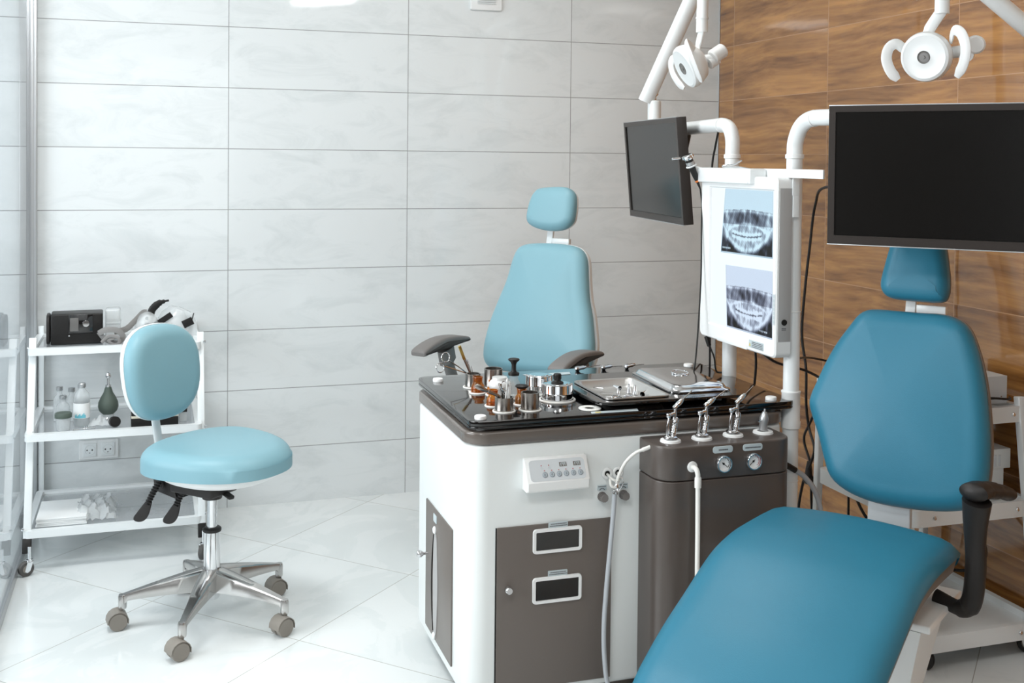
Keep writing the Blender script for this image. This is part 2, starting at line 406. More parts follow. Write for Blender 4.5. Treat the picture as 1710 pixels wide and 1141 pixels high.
def struct(mb, name, m, ang=38):
    o = mb.build(name, m, ang=ang); o['kind'] = 'structure'; return o
exec_parts = []
# ------------------------------------------------------------------ room
XW = 2.25; H = 2.7; XL = -2.7; YF = -6.4
struct(MB().box((XL-.1, YF-.1, -.1), (XW+.1, .1, 0)), 'floor', m_floor)
struct(MB().box((XL-.1, YF-.1, H), (XW+.1, .1, H+.1)), 'ceiling', plaster)
struct(MB().box((XL-.1, 0, 0), (XW, .1, H)), 'wall_back', m_backwall)
struct(MB().box((XW, YF-.1, 0), (XW+.1, .1, H)), 'wall_right', m_brownwall)
mb = MB().box((XL-.1, YF, 0), (XL, -3.45, H)).box((XL-.1, -.85, 0), (XL, 0, H)).box((XL-.1, -3.45, 0), (XL, -.85, .75)).box((XL-.1, -3.45, 2.35), (XL, -.85, H))
struct(mb, 'wall_left', dark_plaster)
mb = MB().box((XL, YF-.1, 0), (-2.3, YF, H)).box((.5, YF-.1, 0), (XW, YF, H)).box((-2.3, YF-.1, 0), (.5, YF, .65)).box((-2.3, YF-.1, 2.45), (.5, YF, H))
struct(mb, 'wall_front', dark_plaster)
def window(name, lo, hi, axis):
    (a0, z0), (a1, z1) = lo, hi; t = .05
    def bx(m, p, q, r, s, d0, d1): return m.box((p, d0, q), (r, d1, s)) if axis == 'x' else m.box((d0, p, q), (d1, r, s))
    d = YF if axis == 'x' else XL
    fm = MB()
    for p, q, r, s in ((a0, z0, a1, z0+t), (a0, z1-t, a1, z1), (a0, z0, a0+t, z1), (a1-t, z0, a1, z1), ((a0+a1)/2-t/2, z0, (a0+a1)/2+t/2, z1)):
        bx(fm, p, q, r, s, d-.08, d-.02)
    f = struct(fm, name, white_paint)
    bx(MB(), a0+t, z0+t, a1-t, z1-t, d-.055, d-.047).build('window_glass', clear_glass, f)
window('added_window_1', (-2.3, .65), (.5, 2.45), 'x')  # unseen rear window, added to go with the fill light
window('window_2', (-3.45, .75), (-.85, 2.35), 'y')
struct(MB().box((XW-.005, -.005, 0), (XW-.0005, -.0005, H), bev=.001), 'trim_1', alu_frame)
# ceiling lamps
for i, (x, y) in enumerate(((-.6, -1.4), (-.6, -3.9), (.95, -1.2), (.95, -3.95))):
    t = thing('ceiling_light', 'square recessed ceiling lamp panel glowing white', 'ceiling light', (x, y, H), 0, 'ceiling lamp panels')
    MB().box((-.3, -.3, -.02), (.3, .3, -.001), bev=.004).build('frame', white_paint, t)
    MB().box((-.26, -.26, -.024), (.26, .26, -.0205)).build('diffuser', lamp_emit, t)
# ventilation grille high on the back wall
t = thing('ventilation_grille', 'small square white ventilation grille high on the tiled back wall', 'vent', (1.096, 0, 2.178))
g = MB().prism(rrect(-.072, -.072, .072, .072, .006, 3), .0005, .012, rot('X', 90), .003).build('frame', white_plastic, t)
m_ = MB()
for i in range(11): m_.bar((-.042, -.016, -.042+i*.0084), (.042, -.016, -.042+i*.0084), .006, .003, (0, -.6, 1), .0008)
m_.build('slats', white_paint, t)
# double wall socket
t = thing('wall_socket', 'white double power socket on the tiled wall behind the glass trolley', 'socket', (-.4975, 0, .281))
fr_ = MB().prism(rrect(-.0735, -.038, .0735, .038, .004, 3), .0005, .009, rot('X', 90), .002).build('frame', white_plastic, t)
for sx in (-.034, .034):
    M = Matrix.Translation((sx, 0, 0)) @ rot('X', 90)
    s_ = MB().prism(rrect(-.025, -.026, .025, .026, .003, 3), .0085, .013, M, .001).ring((0, 0, .013), .0185, .0016, M)
    so = s_.build('socket_insert', white_paint, t)
    hb = MB()
    for hx in (-.0095, .0095): hb.lathe([(.0028, .0129), (.0028, .0142)], 12, M @ Matrix.Translation((hx, 0, 0)))
    hb.lathe([(.0018, .0129), (.0018, .0142)], 10, M @ Matrix.Translation((0, -.011, 0)))
    hb.build('pin_holes', black_matte, so)
# glass partition at the left
t = thing('glass_partition', 'full height glass partition with aluminium frame at the left edge', 'partition', (-.745, -.02, 0))
MB().box((-.004, -1.6, .03), (.004, -.01, H-.03)).build('glass_pane', pane_glass, t)
p_ = MB().bar((-.022, -.015, 0), (-.022, -.015, H-.002), .022, .035, (1, 0, 0), .002).bar((0, -.015, 0), (0, -.015, H-.002), .014, .022, (1, 0, 0), .002).bar((.016, -.012, 0), (.016, -.012, H-.002), .018, .014, (1, 0, 0), .002)
p_.build('wall_profile', alu_frame, t)
MB().box((-.011, -1.62, .001), (.011, -.03, .035), bev=.002).build('bottom_rail', alu_frame, t)
MB().box((-.011, -1.62, H-.035), (.011, -.03, H-.002), bev=.002).build('top_rail', alu_frame, t)
# ------------------------------------------------------------------ trolleys
def caster(parent, x, y, r=.03, w=.02, z0=0., yaw=0., tyre=rubber_grey, stem_top=.1, world=True):
    """single-wheel swivel castor standing at x,y"""
    M = Matrix.Translation((x, y, z0)) @ rot('Z', yaw)
    f = MB(); f.lathe([(.008, r*2-.002), (.012, r*2), (.012, r*2+.004), (.006, r*2+.006), (.006, stem_top)], 14, M @ Matrix.Translation((0, .012, 0)))
    for sx in (-w/2-.004, w/2+.002):
        f.prism([(.02, r*2-.002), (.0, r*2-.002), (-.008, r-.006), (.0, r-.012), (.01, r-.006)], sx, sx+.002, M @ Matrix(((0, 0, 1, 0), (1, 0, 0, 0), (0, 1, 0, 0), (0, 0, 0, 1))))
    f.box((-w/2-.004, .0, r*2-.004), (w/2+.004, .022, r*2-.0005), M, .001)
    c = f.build('caster_fork', chrome, parent, world)
    Mw = M @ Matrix.Translation((0, 0, r)) @ rot('Y', 90)
    MB().lathe([(.5*r, -w/2), (r-.003, -w/2), (r, -w/2+.003), (r, w/2-.003), (r-.003, w/2), (.5*r, w/2)], 26, Mw).build('wheel', tyre, c, world)
    MB().lathe([(0, -w/2-.001), (.52*r, -w/2-.001), (.55*r, 0), (.52*r, w/2+.001), (0, w/2+.001)], 20, Mw).build('wheel_hub', castor_grey, c, world)
def shelf(parent, x0, x1, yb, yf, z, glass=True, rh=.026, rw=.024):
    f = MB()
    out = rrect(x0, yf, x1, yb, .02, 5); inn = rrect(x0+rw, yf+rw, x1-rw, yb-rw, .008, 5)
    n = len(out); vs = []; fs = []
    for q in (0, 1):
        zz = z-rh/2 if q == 0 else z+rh/2
        vs += [(p[0], p[1], zz) for p in out]+[(p[0], p[1], zz) for p in inn]
    for i in range(n):
        j = (i+1) % n
        fs += [(i, j, 2*n+j, 2*n+i), (n+i, 3*n+i, 3*n+j, n+j), (i, n+i, n+j, j), (2*n+i, 2*n+j, 3*n+j, 3*n+i)]
    f.add(vs, fs)
    s = f.build('shelf_frame', white_paint, parent, True, 30)
    MB().prism(rrect(x0+rw-.006, yf+rw-.006, x1-rw+.006, yb-rw+.006, .004, 3), z-.003, z+.003).build('shelf_glass' if glass else 'shelf_sheet', shelf_glass if glass else white_paint, s, True)
    return s
t = thing('glass_shelf_trolley', 'white steel trolley with three glass shelves standing behind the rolling stool', 'trolley', (-.42, -.32, 0))
x0, x1 = -.722, -.122
ZT, ZM, ZB = .742, .458, .133
shelf(t, x0, x1, -.03, -.385, ZT); shelf(t, x0, x1, -.03, -.50, ZM); shelf(t, x0, x1, -.05, -.548, ZB)
for x in (x0+.014, x1-.0):
    MB().bar((x, -.33, .785), (x, -.545, .085), .026, .02, (0, 1, .2), .003).build('front_leg', white_paint, t, True)
    MB().bar((x-.012 if x > -.4 else x, -.022, .785), (x-.012 if x > -.4 else x, -.022, .085), .022, .02, (0, 1, .2), .003).build('rear_leg', white_paint, t, True)
    MB().bar((x, -.535, .118), (x, -.552, .07), .029, .023, (0, 1, .2), .003).build('leg_foot', black_matte, t, True)
    caster(t, x, -.575, .026, .018, 0, -62 if x < -.4 else -20)
    caster(t, x, -.035, .026, .018, 0, 10)
for x in (x0+.001, x1+.014):
    for z, y in ((.752, -.342), (.452, -.44), (.152, -.53)):
        MB().lathe([(.0055, 0), (.0055, .003), (.004, .006), (0, .007)], 12, frame((x+(0 if x > -.4 else 0), y-.012, z), (0.2 if x > -.4 else -.2, -1, 0))).build('screw', chrome, t, True)
ts = .7465; ms = .4625; bs = .1375   # upper faces of the glass shelves
# --- top shelf: breathing device, masks and straps
t = thing('breathing_machine', 'black boxy breathing machine with grey screen and silver dial on the top glass shelf', 'medical device', (-.571, -.22, ts), 2)
b = MB().box((-.085, -.055, 0), (.097, .055, .115), None, .006); b.build('body', black_matte, t)
MB().prism(rrect(-.055, .0, .055, .112, .03, 6), -.1, -.088, Matrix(((0, 0, 1, 0), (1, 0, 0, 0), (0, 1, 0, 0), (0, 0, 0, 1))), .004).build('end_cap', dark_rubber, t)
MB().box((-.022, -.0575, .04), (.062, -.0545, .112), None, .001).build('front_panel', black_gloss, t)
MB().box((-.018, -.0595, .05), (.012, -.057, .1), None, .001).build('display', lcd, t)
MB().lathe([(.013, 0), (.013, .006), (.0115, .009), (0, .0095)], 24, frame((.038, -.057, .078), (0, -1, 0))).build('dial', chrome, t)
MB().lathe([(.003, 0), (.003, .002), (0, .003)], 12, frame((-.021, -.057, .034), (0, -1, 0))).build('button', chrome, t)
t = thing('water_tank', 'clear plastic water tank standing at the right end of the black breathing machine', 'tank', (-.443, -.16, ts))
MB().box((-.024, -.04, .001), (.03, .04, .118), None, .008).build('tank_body', clear_plastic, t); MB().box((-.022, -.042, .06), (.032, .042, .068), None, .002).build('tank_rim', clear_plastic, t)

t = thing('breathing_mask', 'clear breathing mask with grey elastic straps lying in front of the breathing machine', 'mask', (-.4, -.27, ts))
MB().tube(cr([(-.085, -.045, .045), (-.06, -.055, .058), (-.02, -.055, .055), (.0, -.05, .03), (-.02, -.048, .008), (-.06, -.045, .02), (-.085, -.04, .05)], 6), .011, 10, flat=(.16, 1)).build('lower_strap', strap_grey, t)
MB().tube(cr([(-.03, -.05, .05), (.01, -.03, .055), (.045, -.01, .085), (.07, .0, .11), (.085, .0, .112)], 8), .012, 10, flat=(.2, 1)).build('upper_strap', strap_grey, t)
MB().tube(cr([(-.075, -.055, .012), (-.05, -.06, .035), (-.02, -.062, .03), (-.012, -.06, .008), (-.035, -.058, .0045), (-.05, -.058, .02), (-.02, -.058, .03)], 6), .006, 8, flat=(.25, 1)).build('strap_clip', strap_grey, t)
sh = MB()
prof = [(.006, .072), (.02, .068), (.034, .05), (.042, .022), (.045, .004), (.048, .0), (.044, .0)]
sh.lathe(prof, 24, Matrix.Translation((.085, .02, .053)) @ rot('X', 55) @ Matrix.Diagonal((1, 1.2, 1, 1)), caps=False).build('mask_shell', clear_plastic, t)
MB().ring((0, 0, 0), .014, .0025, frame((.088, -.035, .06), (.3, -1, .3))).build('elbow_ring', black_matte, t)
MB().tube(cr([(.088, -.033, .055), (.1, -.045, .06), (.115, -.05, .05), (.13, -.04, .03)], 6), .009, 12).build('elbow', clear_plastic, t)
t = thing('headgear', 'clear plastic headgear with black fastening tabs heaped behind the stool backrest', 'mask', (-.235, -.2, ts))
MB().lathe([(.01, .09), (.04, .085), (.062, .055), (.07, .02), (.066, 0)], 24, Matrix.Translation((.015, .02, .03)) @ rot('Y', 20), caps=False).build('shell', clear_plastic, t)
MB().tube(cr([(.04, -.01, .09), (.07, -.02, .085), (.088, -.02, .05), (.086, -.02, .002)], 6), .018, 10, flat=(.25, 1)).build('side_band', clear_plastic, t)
MB().tube(cr([(-.068, -.03, .095), (-.06, -.03, .118), (-.04, -.03, .138), (-.02, -.03, .146), (.0, -.03, .15)], 6), [.014]*12+[.012]*4+[.008]*4+[.004]*5, 10, flat=(1, .3)).build('upper_tab', black_matte, t)
MB().bar((-.05, -.045, .058), (.01, -.045, .098), .006, .022, (0, 0, 1), .001).build('middle_tab', black_matte, t)
MB().bar((.052, -.045, .055), (.088, -.045, .072), .006, .03, (0, 0, 1), .001).bar((.084, -.045, .07), (.092, -.045, .1), .004, .004, (1, 0, 0), .001).build('lower_tab', black_matte, t)
MB().tube(cr([(-.062, -.03, .1), (-.064, -.03, .06), (-.058, -.03, .02)], 6), .009, 8, flat=(.3, 1)).build('neck_band', clear_plastic, t)
MB().tube(cr([(-.14, -.06, .004), (-.1, -.07, .01), (-.05, -.06, .035), (-.03, -.05, .05)], 6), .003, 8).build('hose', clear_plastic, t)
# --- middle shelf
def vial(x, y, h, r, label):
    t = thing('glass_vial', label, 'vial', (x, y, ms), 0, 'small clear vials on the middle shelf')
    MB().lathe([(0, 0), (r, 0), (r, h*.58), (r*.85, h*.68), (r*.45, h*.78), (r*.42, h*.9), (r*.5, h*.91)], 20).build('vial_body', clear_glass, t)
    MB().lathe([(r*.5, h*.88), (r*.55, h*.9), (r*.55, h), (0, h)], 18).build('vial_cap', alu_frame, t)
vial(-.625, -.25, .125, .022, 'clear vial with a metal cap, rearmost beside the partition'); vial(-.582, -.26, .12, .022, 'clear vial with a metal cap between the other vials and the tall bottle')
vial(-.608, -.32, .105, .024, 'short clear vial standing right behind the green-lidded jar')
t = thing('infusion_bottle', 'tall clear infusion bottle with white and cyan label on the middle shelf', 'bottle', (-.541, -.36, ms))
MB().lathe([(0, 0), (.026, 0), (.0285, .004), (.0285, .1), (.025, .116), (.012, .134), (.011, .143), (.013, .144)], 28).build('bottle_body', clear_glass, t)
MB().lathe([(.0135, .14), (.0145, .142), (.0145, .153), (.012, .156), (0, .156)], 24).build('bottle_cap', alu_frame, t)
MB().lathe([(.0288, .03), (.0291, .03), (.0291, .085), (.0288, .085)], 28, caps=False).build('paper_label', paper, t)
lb = MB()
for i in range(9):
    a0 = R(-140+i*9); a1 = a0+R(8.8); hh = .042+.004*math.sin(i*2.1)+.0006*i
    lb.add([(.0293*math.cos(a0), .0293*math.sin(a0), .032), (.0293*math.cos(a1), .0293*math.sin(a1), .032), (.0293*math.cos(a1), .0293*math.sin(a1), hh), (.0293*math.cos(a0), .0293*math.sin(a0), hh)], [(0, 1, 2, 3)])
lb.build('cyan_print', cyan_ink, t)
MB().lathe([(0, .002), (.0265, .002), (.0265, .1), (0, .1)], 24).build('liquid', water, t)
t = thing('specimen_jar', 'small plastic jar with dark green lid at the front of the middle shelf', 'jar', (-.6, -.415, ms))
MB().lathe([(0, 0), (.021, 0), (.0225, .003), (.0255, .046)], 24).build('jar_body', clear_plastic, t)
MB().lathe([(.0245, .044), (.029, .045), (.0295, .048), (.0295, .058), (.027, .062), (0, .062)], 28).build('jar_lid', green_rubber, t)
t = thing('rubber_air_bulb', 'dark green pear shaped rubber air bulb with chrome tip standing upright', 'air bulb', (-.452, -.3, ms))
MB().lathe([(0, .022), (.02, .024), (.032, .036), (.0365, .052), (.035, .068), (.027, .086), (.017, .104), (.0115, .122), (.0095, .128), (0, .128)], 32).build('bulb', green_rubber, t)
MB().lathe([(.0105, .122), (.0105, .133), (.0045, .135), (.0045, .158), (.0095, .16), (.0105, .166), (.007, .176), (0, .18)], 24).build('tip', chrome, t)
MB().lathe([(0, 0), (.03, 0), (.03, .004), (.02, .006), (.019, .026), (0, .026)], 24).build('stand', clear_plastic, t)
t = thing('otoscope_cup', 'small round black cup lying on its side under the green air bulb', 'cup', (-.426, -.42, ms+.0195))
MB().lathe([(.0, .018), (.0192, .017), (.0192, -.012), (.0165, -.013), (.0165, -.006), (.011, -.005), (.011, .006), (0, .006)], 26, rot('X', 80) @ rot('Y', 12)).build('cup', black_matte, t)
t = thing('glass_syringe', 'small chrome and glass syringe lying at the front of the middle shelf', 'syringe', (-.525, -.45, ms+.006), 12)
MB().lathe([(.0035, -.04), (.0045, -.02), (.0045, -.004), (.0095, -.004), (.0095, -.001), (.005, 0), (.005, .004), (.009, .004), (.009, .006), (.0055, .007), (.0055, .034), (0, .034)], 18, rot('Y', 90)).build('barrel', chrome, t)
t = thing('plastic_bag', 'crumpled clear plastic bag with small fittings beside the black cup', 'bag', (-.475, -.37, ms))
bg_ = MB(); vs = []; fs = []
for i in range(13):
    for j in range(9):
        u = i/12; v = j/8; z = .002+.03*math.sin(math.pi*u)*math.sin(math.pi*v)*(.6+.5*random.random())+.006*random.random()
        vs.append(((u-.5)*.085, (v-.5)*.07, z))
for i in range(12):
    for j in range(8): a = i*9+j; fs.append((a, a+9, a+10, a+1))
bg_.add(vs, fs).build('film', clear_plastic, t)
MB().lathe([(.004, -.006), (.006, 0), (.004, .006)], 14, Matrix.Translation((.022, -.02, .026)) @ rot('X', 70)).build('fitting', chrome, t)
t = thing('instrument_case', 'black instrument case with cream band on the middle shelf behind the stool back', 'case', (-.287, -.38, ms), 2)
MB().box((-.083, -.055, 0), (.082, .06, .0285), None, .001).build('case_base', black_matte, t); MB().box((-.083, -.0545, .0287), (.082, .0595, .0385), None, .002).build('case_band', cream, t)
MB().box((-.083, -.055, .0388), (.082, .06, .075), None, .002).build('case_lid', black_matte, t)
t = thing('side_box', 'open black box with grey lining at the right end of the middle shelf', 'box', (-.185, -.35, ms))
MB().box((-.014, -.05, .035), (.014, .05, .054), None, .001).build('box_body', black_matte, t); MB().box((-.011, -.048, .0545), (.011, .046, .056), None, .0005).build('lining', lcd, t)
MB().box((-.013, -.045, 0), (.013, .045, .0348), None, .001).build('box_foot', clear_plastic, t)
# --- bottom shelf
t = thing('paper_stack', 'stack of folded white drapes half wrapped in clear film on the bottom shelf', 'paper stack', (-.6, -.36, bs), 0)
sk = MB()
for k in range(5): sk.box((-.085+.002*(k % 2), -.13, .0005+k*.0058), (.085-.003*(k % 3), .09, .0058+k*.0058), rot('Z', (k % 3-1)*.8), .001)
sk.build('sheets', paper, t)
t2 = thing('clear_wrapper', 'crinkled clear plastic wrapper over the right end of the white drapes', 'wrapper', (-.5, -.36, bs))
w_ = MB(); vs = []; fs = []
for i in range(19):
    for j in range(15):
        u = i/18; v = j/14; e = min(u, v, 1-u, 1-v)*5
        z = .004+.042*min(1, e)*(.75+.25*math.sin(i*1.3+j*.7))+.011*random.random()
        vs.append(((u-.5)*.15+.008*random.random(), (v-.5)*.24+.008*random.random(), z))
for i in range(18):
    for j in range(14): a = i*15+j; fs.append((a, a+15, a+16, a+1))
w_.add(vs, fs).build('film', clear_plastic, t2)
# ------------------------------------------------------------------ rolling stool
st = thing('rolling_stool', 'blue upholstered rolling stool in brightly lit tone with chrome five star base', 'stool', (-.116, -1.128, 0), 44)
hub = MB().lathe([(0, .07), (.021, .07), (.024, .075), (.0265, .12), (.026, .165), (.0255, .17), (.0255, .282), (.027, .284)], 32)
hub.build('base_column', chrome, st)
MB().lathe([(.0275, .281), (.0285, .283), (.0285, .29), (.024, .294), (.0165, .295)], 28).build('column_collar', black_matte, st)
MB().lathe([(.016, .285), (.016, .41)], 24).build('gas_lift', chrome, st)
for a in (-155, -83, -11, 61, 133):
    M = rot('Z', a)
    lg = MB(); vs = []; fs = []
    K = 12
    for i in range(K+1):
        u = i/K; r = .018+u*.252; zt = .166-.062*u**1.15; zb = zt-(.05*(1-u)**1.2+.02)-(.016 if i == K else 0)-(.0 if u < .93 else .008); w = .0185*(1-u)+.0105
        vs += [(r, -w*.75, zt), (r, w*.75, zt), (r, w, zt-.006), (r, w*.8, zb), (r, -w*.8, zb), (r, -w, zt-.006)]
    for i in range(K):
        for j in range(6): k = (j+1) % 6; fs.append((i*6+j, i*6+k, (i+1)*6+k, (i+1)*6+j))
    fs.append(tuple(range(6))); fs.append(tuple(K*6+j for j in reversed(range(6))))
    lg.add(vs, fs, True, M)
    lg.lathe([(.0115, .062), (.0125, .066), (.013, .098), (.011, .105), (0, .106)], 16, M @ Matrix.Translation((.265, 0, 0)))
    lo = lg.build('leg', alu, st, ang=50)
    Mc = M @ Matrix.Translation((.268, 0, 0)) @ rot('Z', -a-44+{-155: -66, -83: -60, -11: -72, 61: -25, 133: -80}[a])
    cw = MB()
    for sx in (-.0235, .0035):
        cw.lathe([(0, 0), (.022, 0), (.0275, .003), (.0275, .018), (.025, .0205), (.0, .0205)], 28, Mc @ Matrix.Translation((sx, -.012, .0276)) @ rot('Y', 90))
    c = cw.build('caster', castor_grey, lo)
    hood = MB(); vs = []; fs = []
    for i in range(9):
        an = R(-15+i*25); vs += [(sx_, -.012+rr_*math.cos(an), .0276+rr_*math.sin(an)) for sx_ in (-.0245, .0245) for rr_ in (.029, .0315)]
    for i in range(8):
        q = i*4; fs += [(q, q+4, q+6, q+2), (q+1, q+3, q+7, q+5), (q, q+1, q+5, q+4), (q+2, q+6, q+7, q+3)]
    fs += [(0, 2, 3, 1), (32, 33, 35, 34)]
    hood.add(vs, fs, True, Mc).lathe([(.006, .05), (.006, .066)], 10, Mc)
    hood.build('caster_hood', castor_grey, c)
# seat
def superell(rx, ry, e=2.3, n=48, f=None):
    out = []
    for i in range(n):
        a = 2*math.pi*i/n; c = math.cos(a); s_ = math.sin(a)
        x = rx*math.copysign(abs(c)**(2/e), c); y = ry*math.copysign(abs(s_)**(2/e), s_)
        if f: x, y = f(x, y)
        out.append((x, y))
    return out
so = superell(.213, .222, 2.35, 56, lambda x, y: (x*(1.0+.16*y/.22), y))
def seatfn(u, v, h):
    r2 = (u/.21)**2; d = -.02*max(0, 1-r2)*max(0, 1-(v/.22)**2) - (.022 if v < -.1 else 0)*((-v-.1)/.12)**2*(h > .03)
    return (u+.022, v-.018, .486+h*.84+d*(h > .05))
rings_mesh(MB(), cushion_rings(so, .098, .064, .014, 9, back=.0), seatfn).build('seat', vinyl_lit, st, ang=80)
pan = superell(.178, .185, 2.3, 48)
rings_mesh(MB(), cushion_rings(pan, .036, .03, .0, 3, back=.0), lambda u, v, h: (u+.022, v-.018, .489-h)).build('seat_pan', white_plastic, st, ang=70)
MB().box((-.06, -.05, .401), (.06, .12, .449), None, .006).lathe([(.03, .385), (.034, .402)], 20).build('mechanism', dark_rubber, st)
# backrest, leaning back a little, wrapped round the sitter
bo = superell(.150, .150, 2.5, 52, lambda x, y: (x*(1+.05*y/.155), y))
def bfn(sgn):
    def fn(u, v, h):
        wrap = -.55*u*u; yy = .236-.0+sgn*-h+wrap; 
        z = .760+v; return (u, yy+(v)*.12-.0, z)
    return fn
rings_mesh(MB(), cushion_rings(bo, .052, .042, .004, 9), bfn(1)).build('backrest', vinyl_lit, st, ang=80)
bo2 = [(x*1.012, y*1.012) for x, y in bo]
rings_mesh(MB(), cushion_rings(bo2, .022, .02, .012, 8, back=-.004), bfn(-1)).build('backrest_shell', white_plastic, st, ang=70)
MB().tube(cr([(.0, .03, .408), (0, .16, .414), (0, .205, .43), (0, .222, .5), (0, .243, .6), (0, .258, .7)], 8), .017, 14, flat=(1, .4)).build('backrest_bar', white_paint, st)
MB().prism([(.105, .375), (.2, .39), (.212, .452), (.13, .445)], -.045, .045, Matrix(((0, 0, 1, 0), (1, 0, 0, 0), (0, 1, 0, 0), (0, 0, 0, 1))) , .003).lathe([(.011, .045), (.011, .052), (.008, .055)], 16, Matrix.Translation((0, .165, .415)) @ rot('Y', -90)).build('back_bracket', dark_rubber, st)
def lever(a, b):
    a = Vector(a); b = Vector(b); d = b-a; L = d.length; d.normalize(); c = a+d*L*.5
    sl = MB(); path = []; rad = []
    for i in range(41): path.append(a+d*(L*.52*i/40)); rad.append(.0085+(.002 if i % 4 < 2 else -.001))
    sl.tube(path, rad, 12).tube([a-d*.03, a], .007, 10)
    s_ = sl.build('lever', black_matte, st, True, ang=30)
    side = Vector((.951, -.3085, 0)); M = Matrix(((side.x, -d.x, 0, c.x), (side.y, -d.y, 0, c.y), (side.z, -d.z, 0, c.z), (0, 0, 0, 1)))
    nrm = side.cross(-d); M[0][2], M[1][2], M[2][2] = nrm.x, nrm.y, nrm.z
    out = [(-.008, .005), (.009, .005), (.017, -.02), (.021, -.045), (.017, -.062), (.004, -.068), (-.014, -.064), (-.022, -.052), (-.019, -.034)]
    o2 = [(p.x, p.y) for p in cr([(x, y, 0) for x, y in out], 4, True)]
    MB().prism(o2, -.004, .004, M, .003).build('lever_paddle', dark_rubber, s_, True, ang=60)
lever((-.268, -1.066, .446), (-.345, -1.046, .285)); lever((-.190, -1.09, .435), (-.252, -1.075, .287))
MB().bar((-.09, -1.13, .408), (-.06, -1.19, .398), .02, .012, (0, 0, 1), .004).build('height_lever', black_matte, st, True)
# ------------------------------------------------------------------ treatment cabinet
CX0, CX1, CY0, CY1 = .467, 1.392, -2.0, -1.42
cab = thing('treatment_cabinet', 'white ear nose and throat treatment cabinet with taupe doors and control panel', 'cabinet', ((CX0+CX1)/2, (CY0+CY1)/2, 0))
def bd(mb, name, m, parent=cab, **k): return mb.build(name, m, parent, True, **k)
bd(MB().prism(rrect(CX0, CY0, CX1, CY1, .055, 10), .062, .7235, None, .012), 'body', white_body)
bd(MB().prism(rrect(CX0+.05, CY0+.05, CX1-.05, CY1-.05, .03, 6), .03, .07), 'plinth', grey_paint)
for x in (CX0+.1, CX1-.1):
    for y in (CY0+.1, CY1-.1): bd(MB().lathe([(.0, 0), (.02, 0), (.022, .004), (.016, .012), (.016, .04), (0, .04)], 20, Matrix.Translation((x, y, 0))), 'foot', black_matte)
bd(MB().prism(rrect(CX0-.003, CY0-.004, CX1+.004, CY1+.003, .058, 10), .7238, .757, None, .006), 'worktop', grey_top)
# left side door
XR = lambda x: Matrix(((0, 0, 1, x), (1, 0, 0, 0), (0, 1, 0, 0), (0, 0, 0, 1)))      # (u,v,h)->(h,u,v)
YR = lambda y: Matrix(((1, 0, 0, 0), (0, 0, 1, y), (0, 1, 0, 0), (0, 0, 0, 1)))      # (u,v,h)->(u,h,v)
sd = bd(MB().prism(rrect(-1.862, .098, -1.570, .466, .003, 2), -.004, .001, XR(CX0), .001), 'side_door', grey_paint)
bd(MB().prism([(p.x, p.y) for p in cr([(-1.672, .39, 0), (-1.664, .3, 0), (-1.662, .26, 0), (-1.664, .2, 0), (-1.672, .12, 0), (-1.700, .12, 0), (-1.712, .2, 0), (-1.715, .255, 0), (-1.712, .3, 0), (-1.700, .39, 0)], 6, True)], -.0052, -.004, XR(CX0)), 'door_window', strip_grey, sd)
bd(MB().tube(cr([(CX0-.0056, -1.672, .392), (CX0-.0056, -1.656, .32), (CX0-.0056, -1.652, .258), (CX0-.0056, -1.656, .19), (CX0-.0056, -1.672, .12)], 8), .0022, 6), 'window_slot', dark_rubber, sd)
for z in (.408, .108): bd(MB().lathe([(.0105, 0), (.0105, .003), (.007, .006), (0, .006)], 20, frame((CX0-.004, -1.681, z), (-1, 0, 0))), 'door_button', white_paint, sd)
bd(MB().prism(rrect(-1.70, .43, -1.665, .452, .002, 2), -.0055, -.004, XR(CX0)), 'door_label', label_mat, sd)
bd(MB().lathe([(.0045, 0), (.0045, .014), (.0075, .016), (.0075, .019), (.010, .02), (.0105, .03), (.009, .033), (0, .033)], 22, frame((CX0-.004, -1.60, .315), (-1, 0, 0))), 'door_knob', chrome, sd)
# front door with two framed windows
fd = bd(MB().prism(rrect(.545, .082, .8625, .5085, .002, 2), CY0-.004, CY0+.002, YR(0), .001), 'front_door', grey_paint)
bd(MB().bar((.543, CY0-.001, .082), (.543, CY0-.001, .5085), .003, .002, (0, 1, 0), 0), 'door_gap', black_matte, fd)
for z0, z1 in ((.432, .497), (.301, .370)):
    f = MB(); o = rrect(.6415, z0, .7775, z1, .009, 5); i_ = rrect(.6495, z0+.0085, .7695, z1-.0085, .003, 5); n = len(o)
    vs = []; fs = []
    for y, ring in ((CY0-.004, o), (CY0-.009, [(p[0]*.985+.7095*.015, p[1]*.97+(z0+z1)/2*.03) for p in o]), (CY0-.009, i_), (CY0-.003, i_)): vs += [(p[0], y, p[1]) for p in ring]
    for k in range(3):
        for i in range(n): j = (i+1) % n; fs.append((k*n+i, k*n+j, (k+1)*n+j, (k+1)*n+i))
    w = bd(f.add(vs, fs), 'tank_window', white_plastic, fd, ang=25)
    bd(MB().prism(rrect(.648, z0+.007, .771, z1-.007, .003, 3), CY0-.0052, CY0-.0042, YR(0)), 'window_pane', black_gloss, w)
    # caption strip above the window with two lines of small print
    bd(MB().prism(rrect(.684, z1-.001, .7375, z1+.0145, .001, 1), CY0-.0058, CY0-.0042, YR(0)), 'caption', label_mat, w)
    ll = MB()
    for row, (a, b_) in enumerate(((.69, .732), (.687, .735))):
        x = a
        while x < b_: wd = random.uniform(.0012, .0028); ll.box((x, CY0-.0062, z1+.0085-row*.005), (x+wd, CY0-.0059, z1+.0107-row*.005)); x += wd+.0006
    bd(ll, 'caption_print', ink, w)
bd(MB().lathe([(.0045, 0), (.0045, .006), (.0085, .008), (.0098, .012), (.0098, .024), (.008, .027), (0, .027)], 24, frame((.5715, CY0-.004, .353), (0, -1, 0))), 'door_knob', chrome, fd)
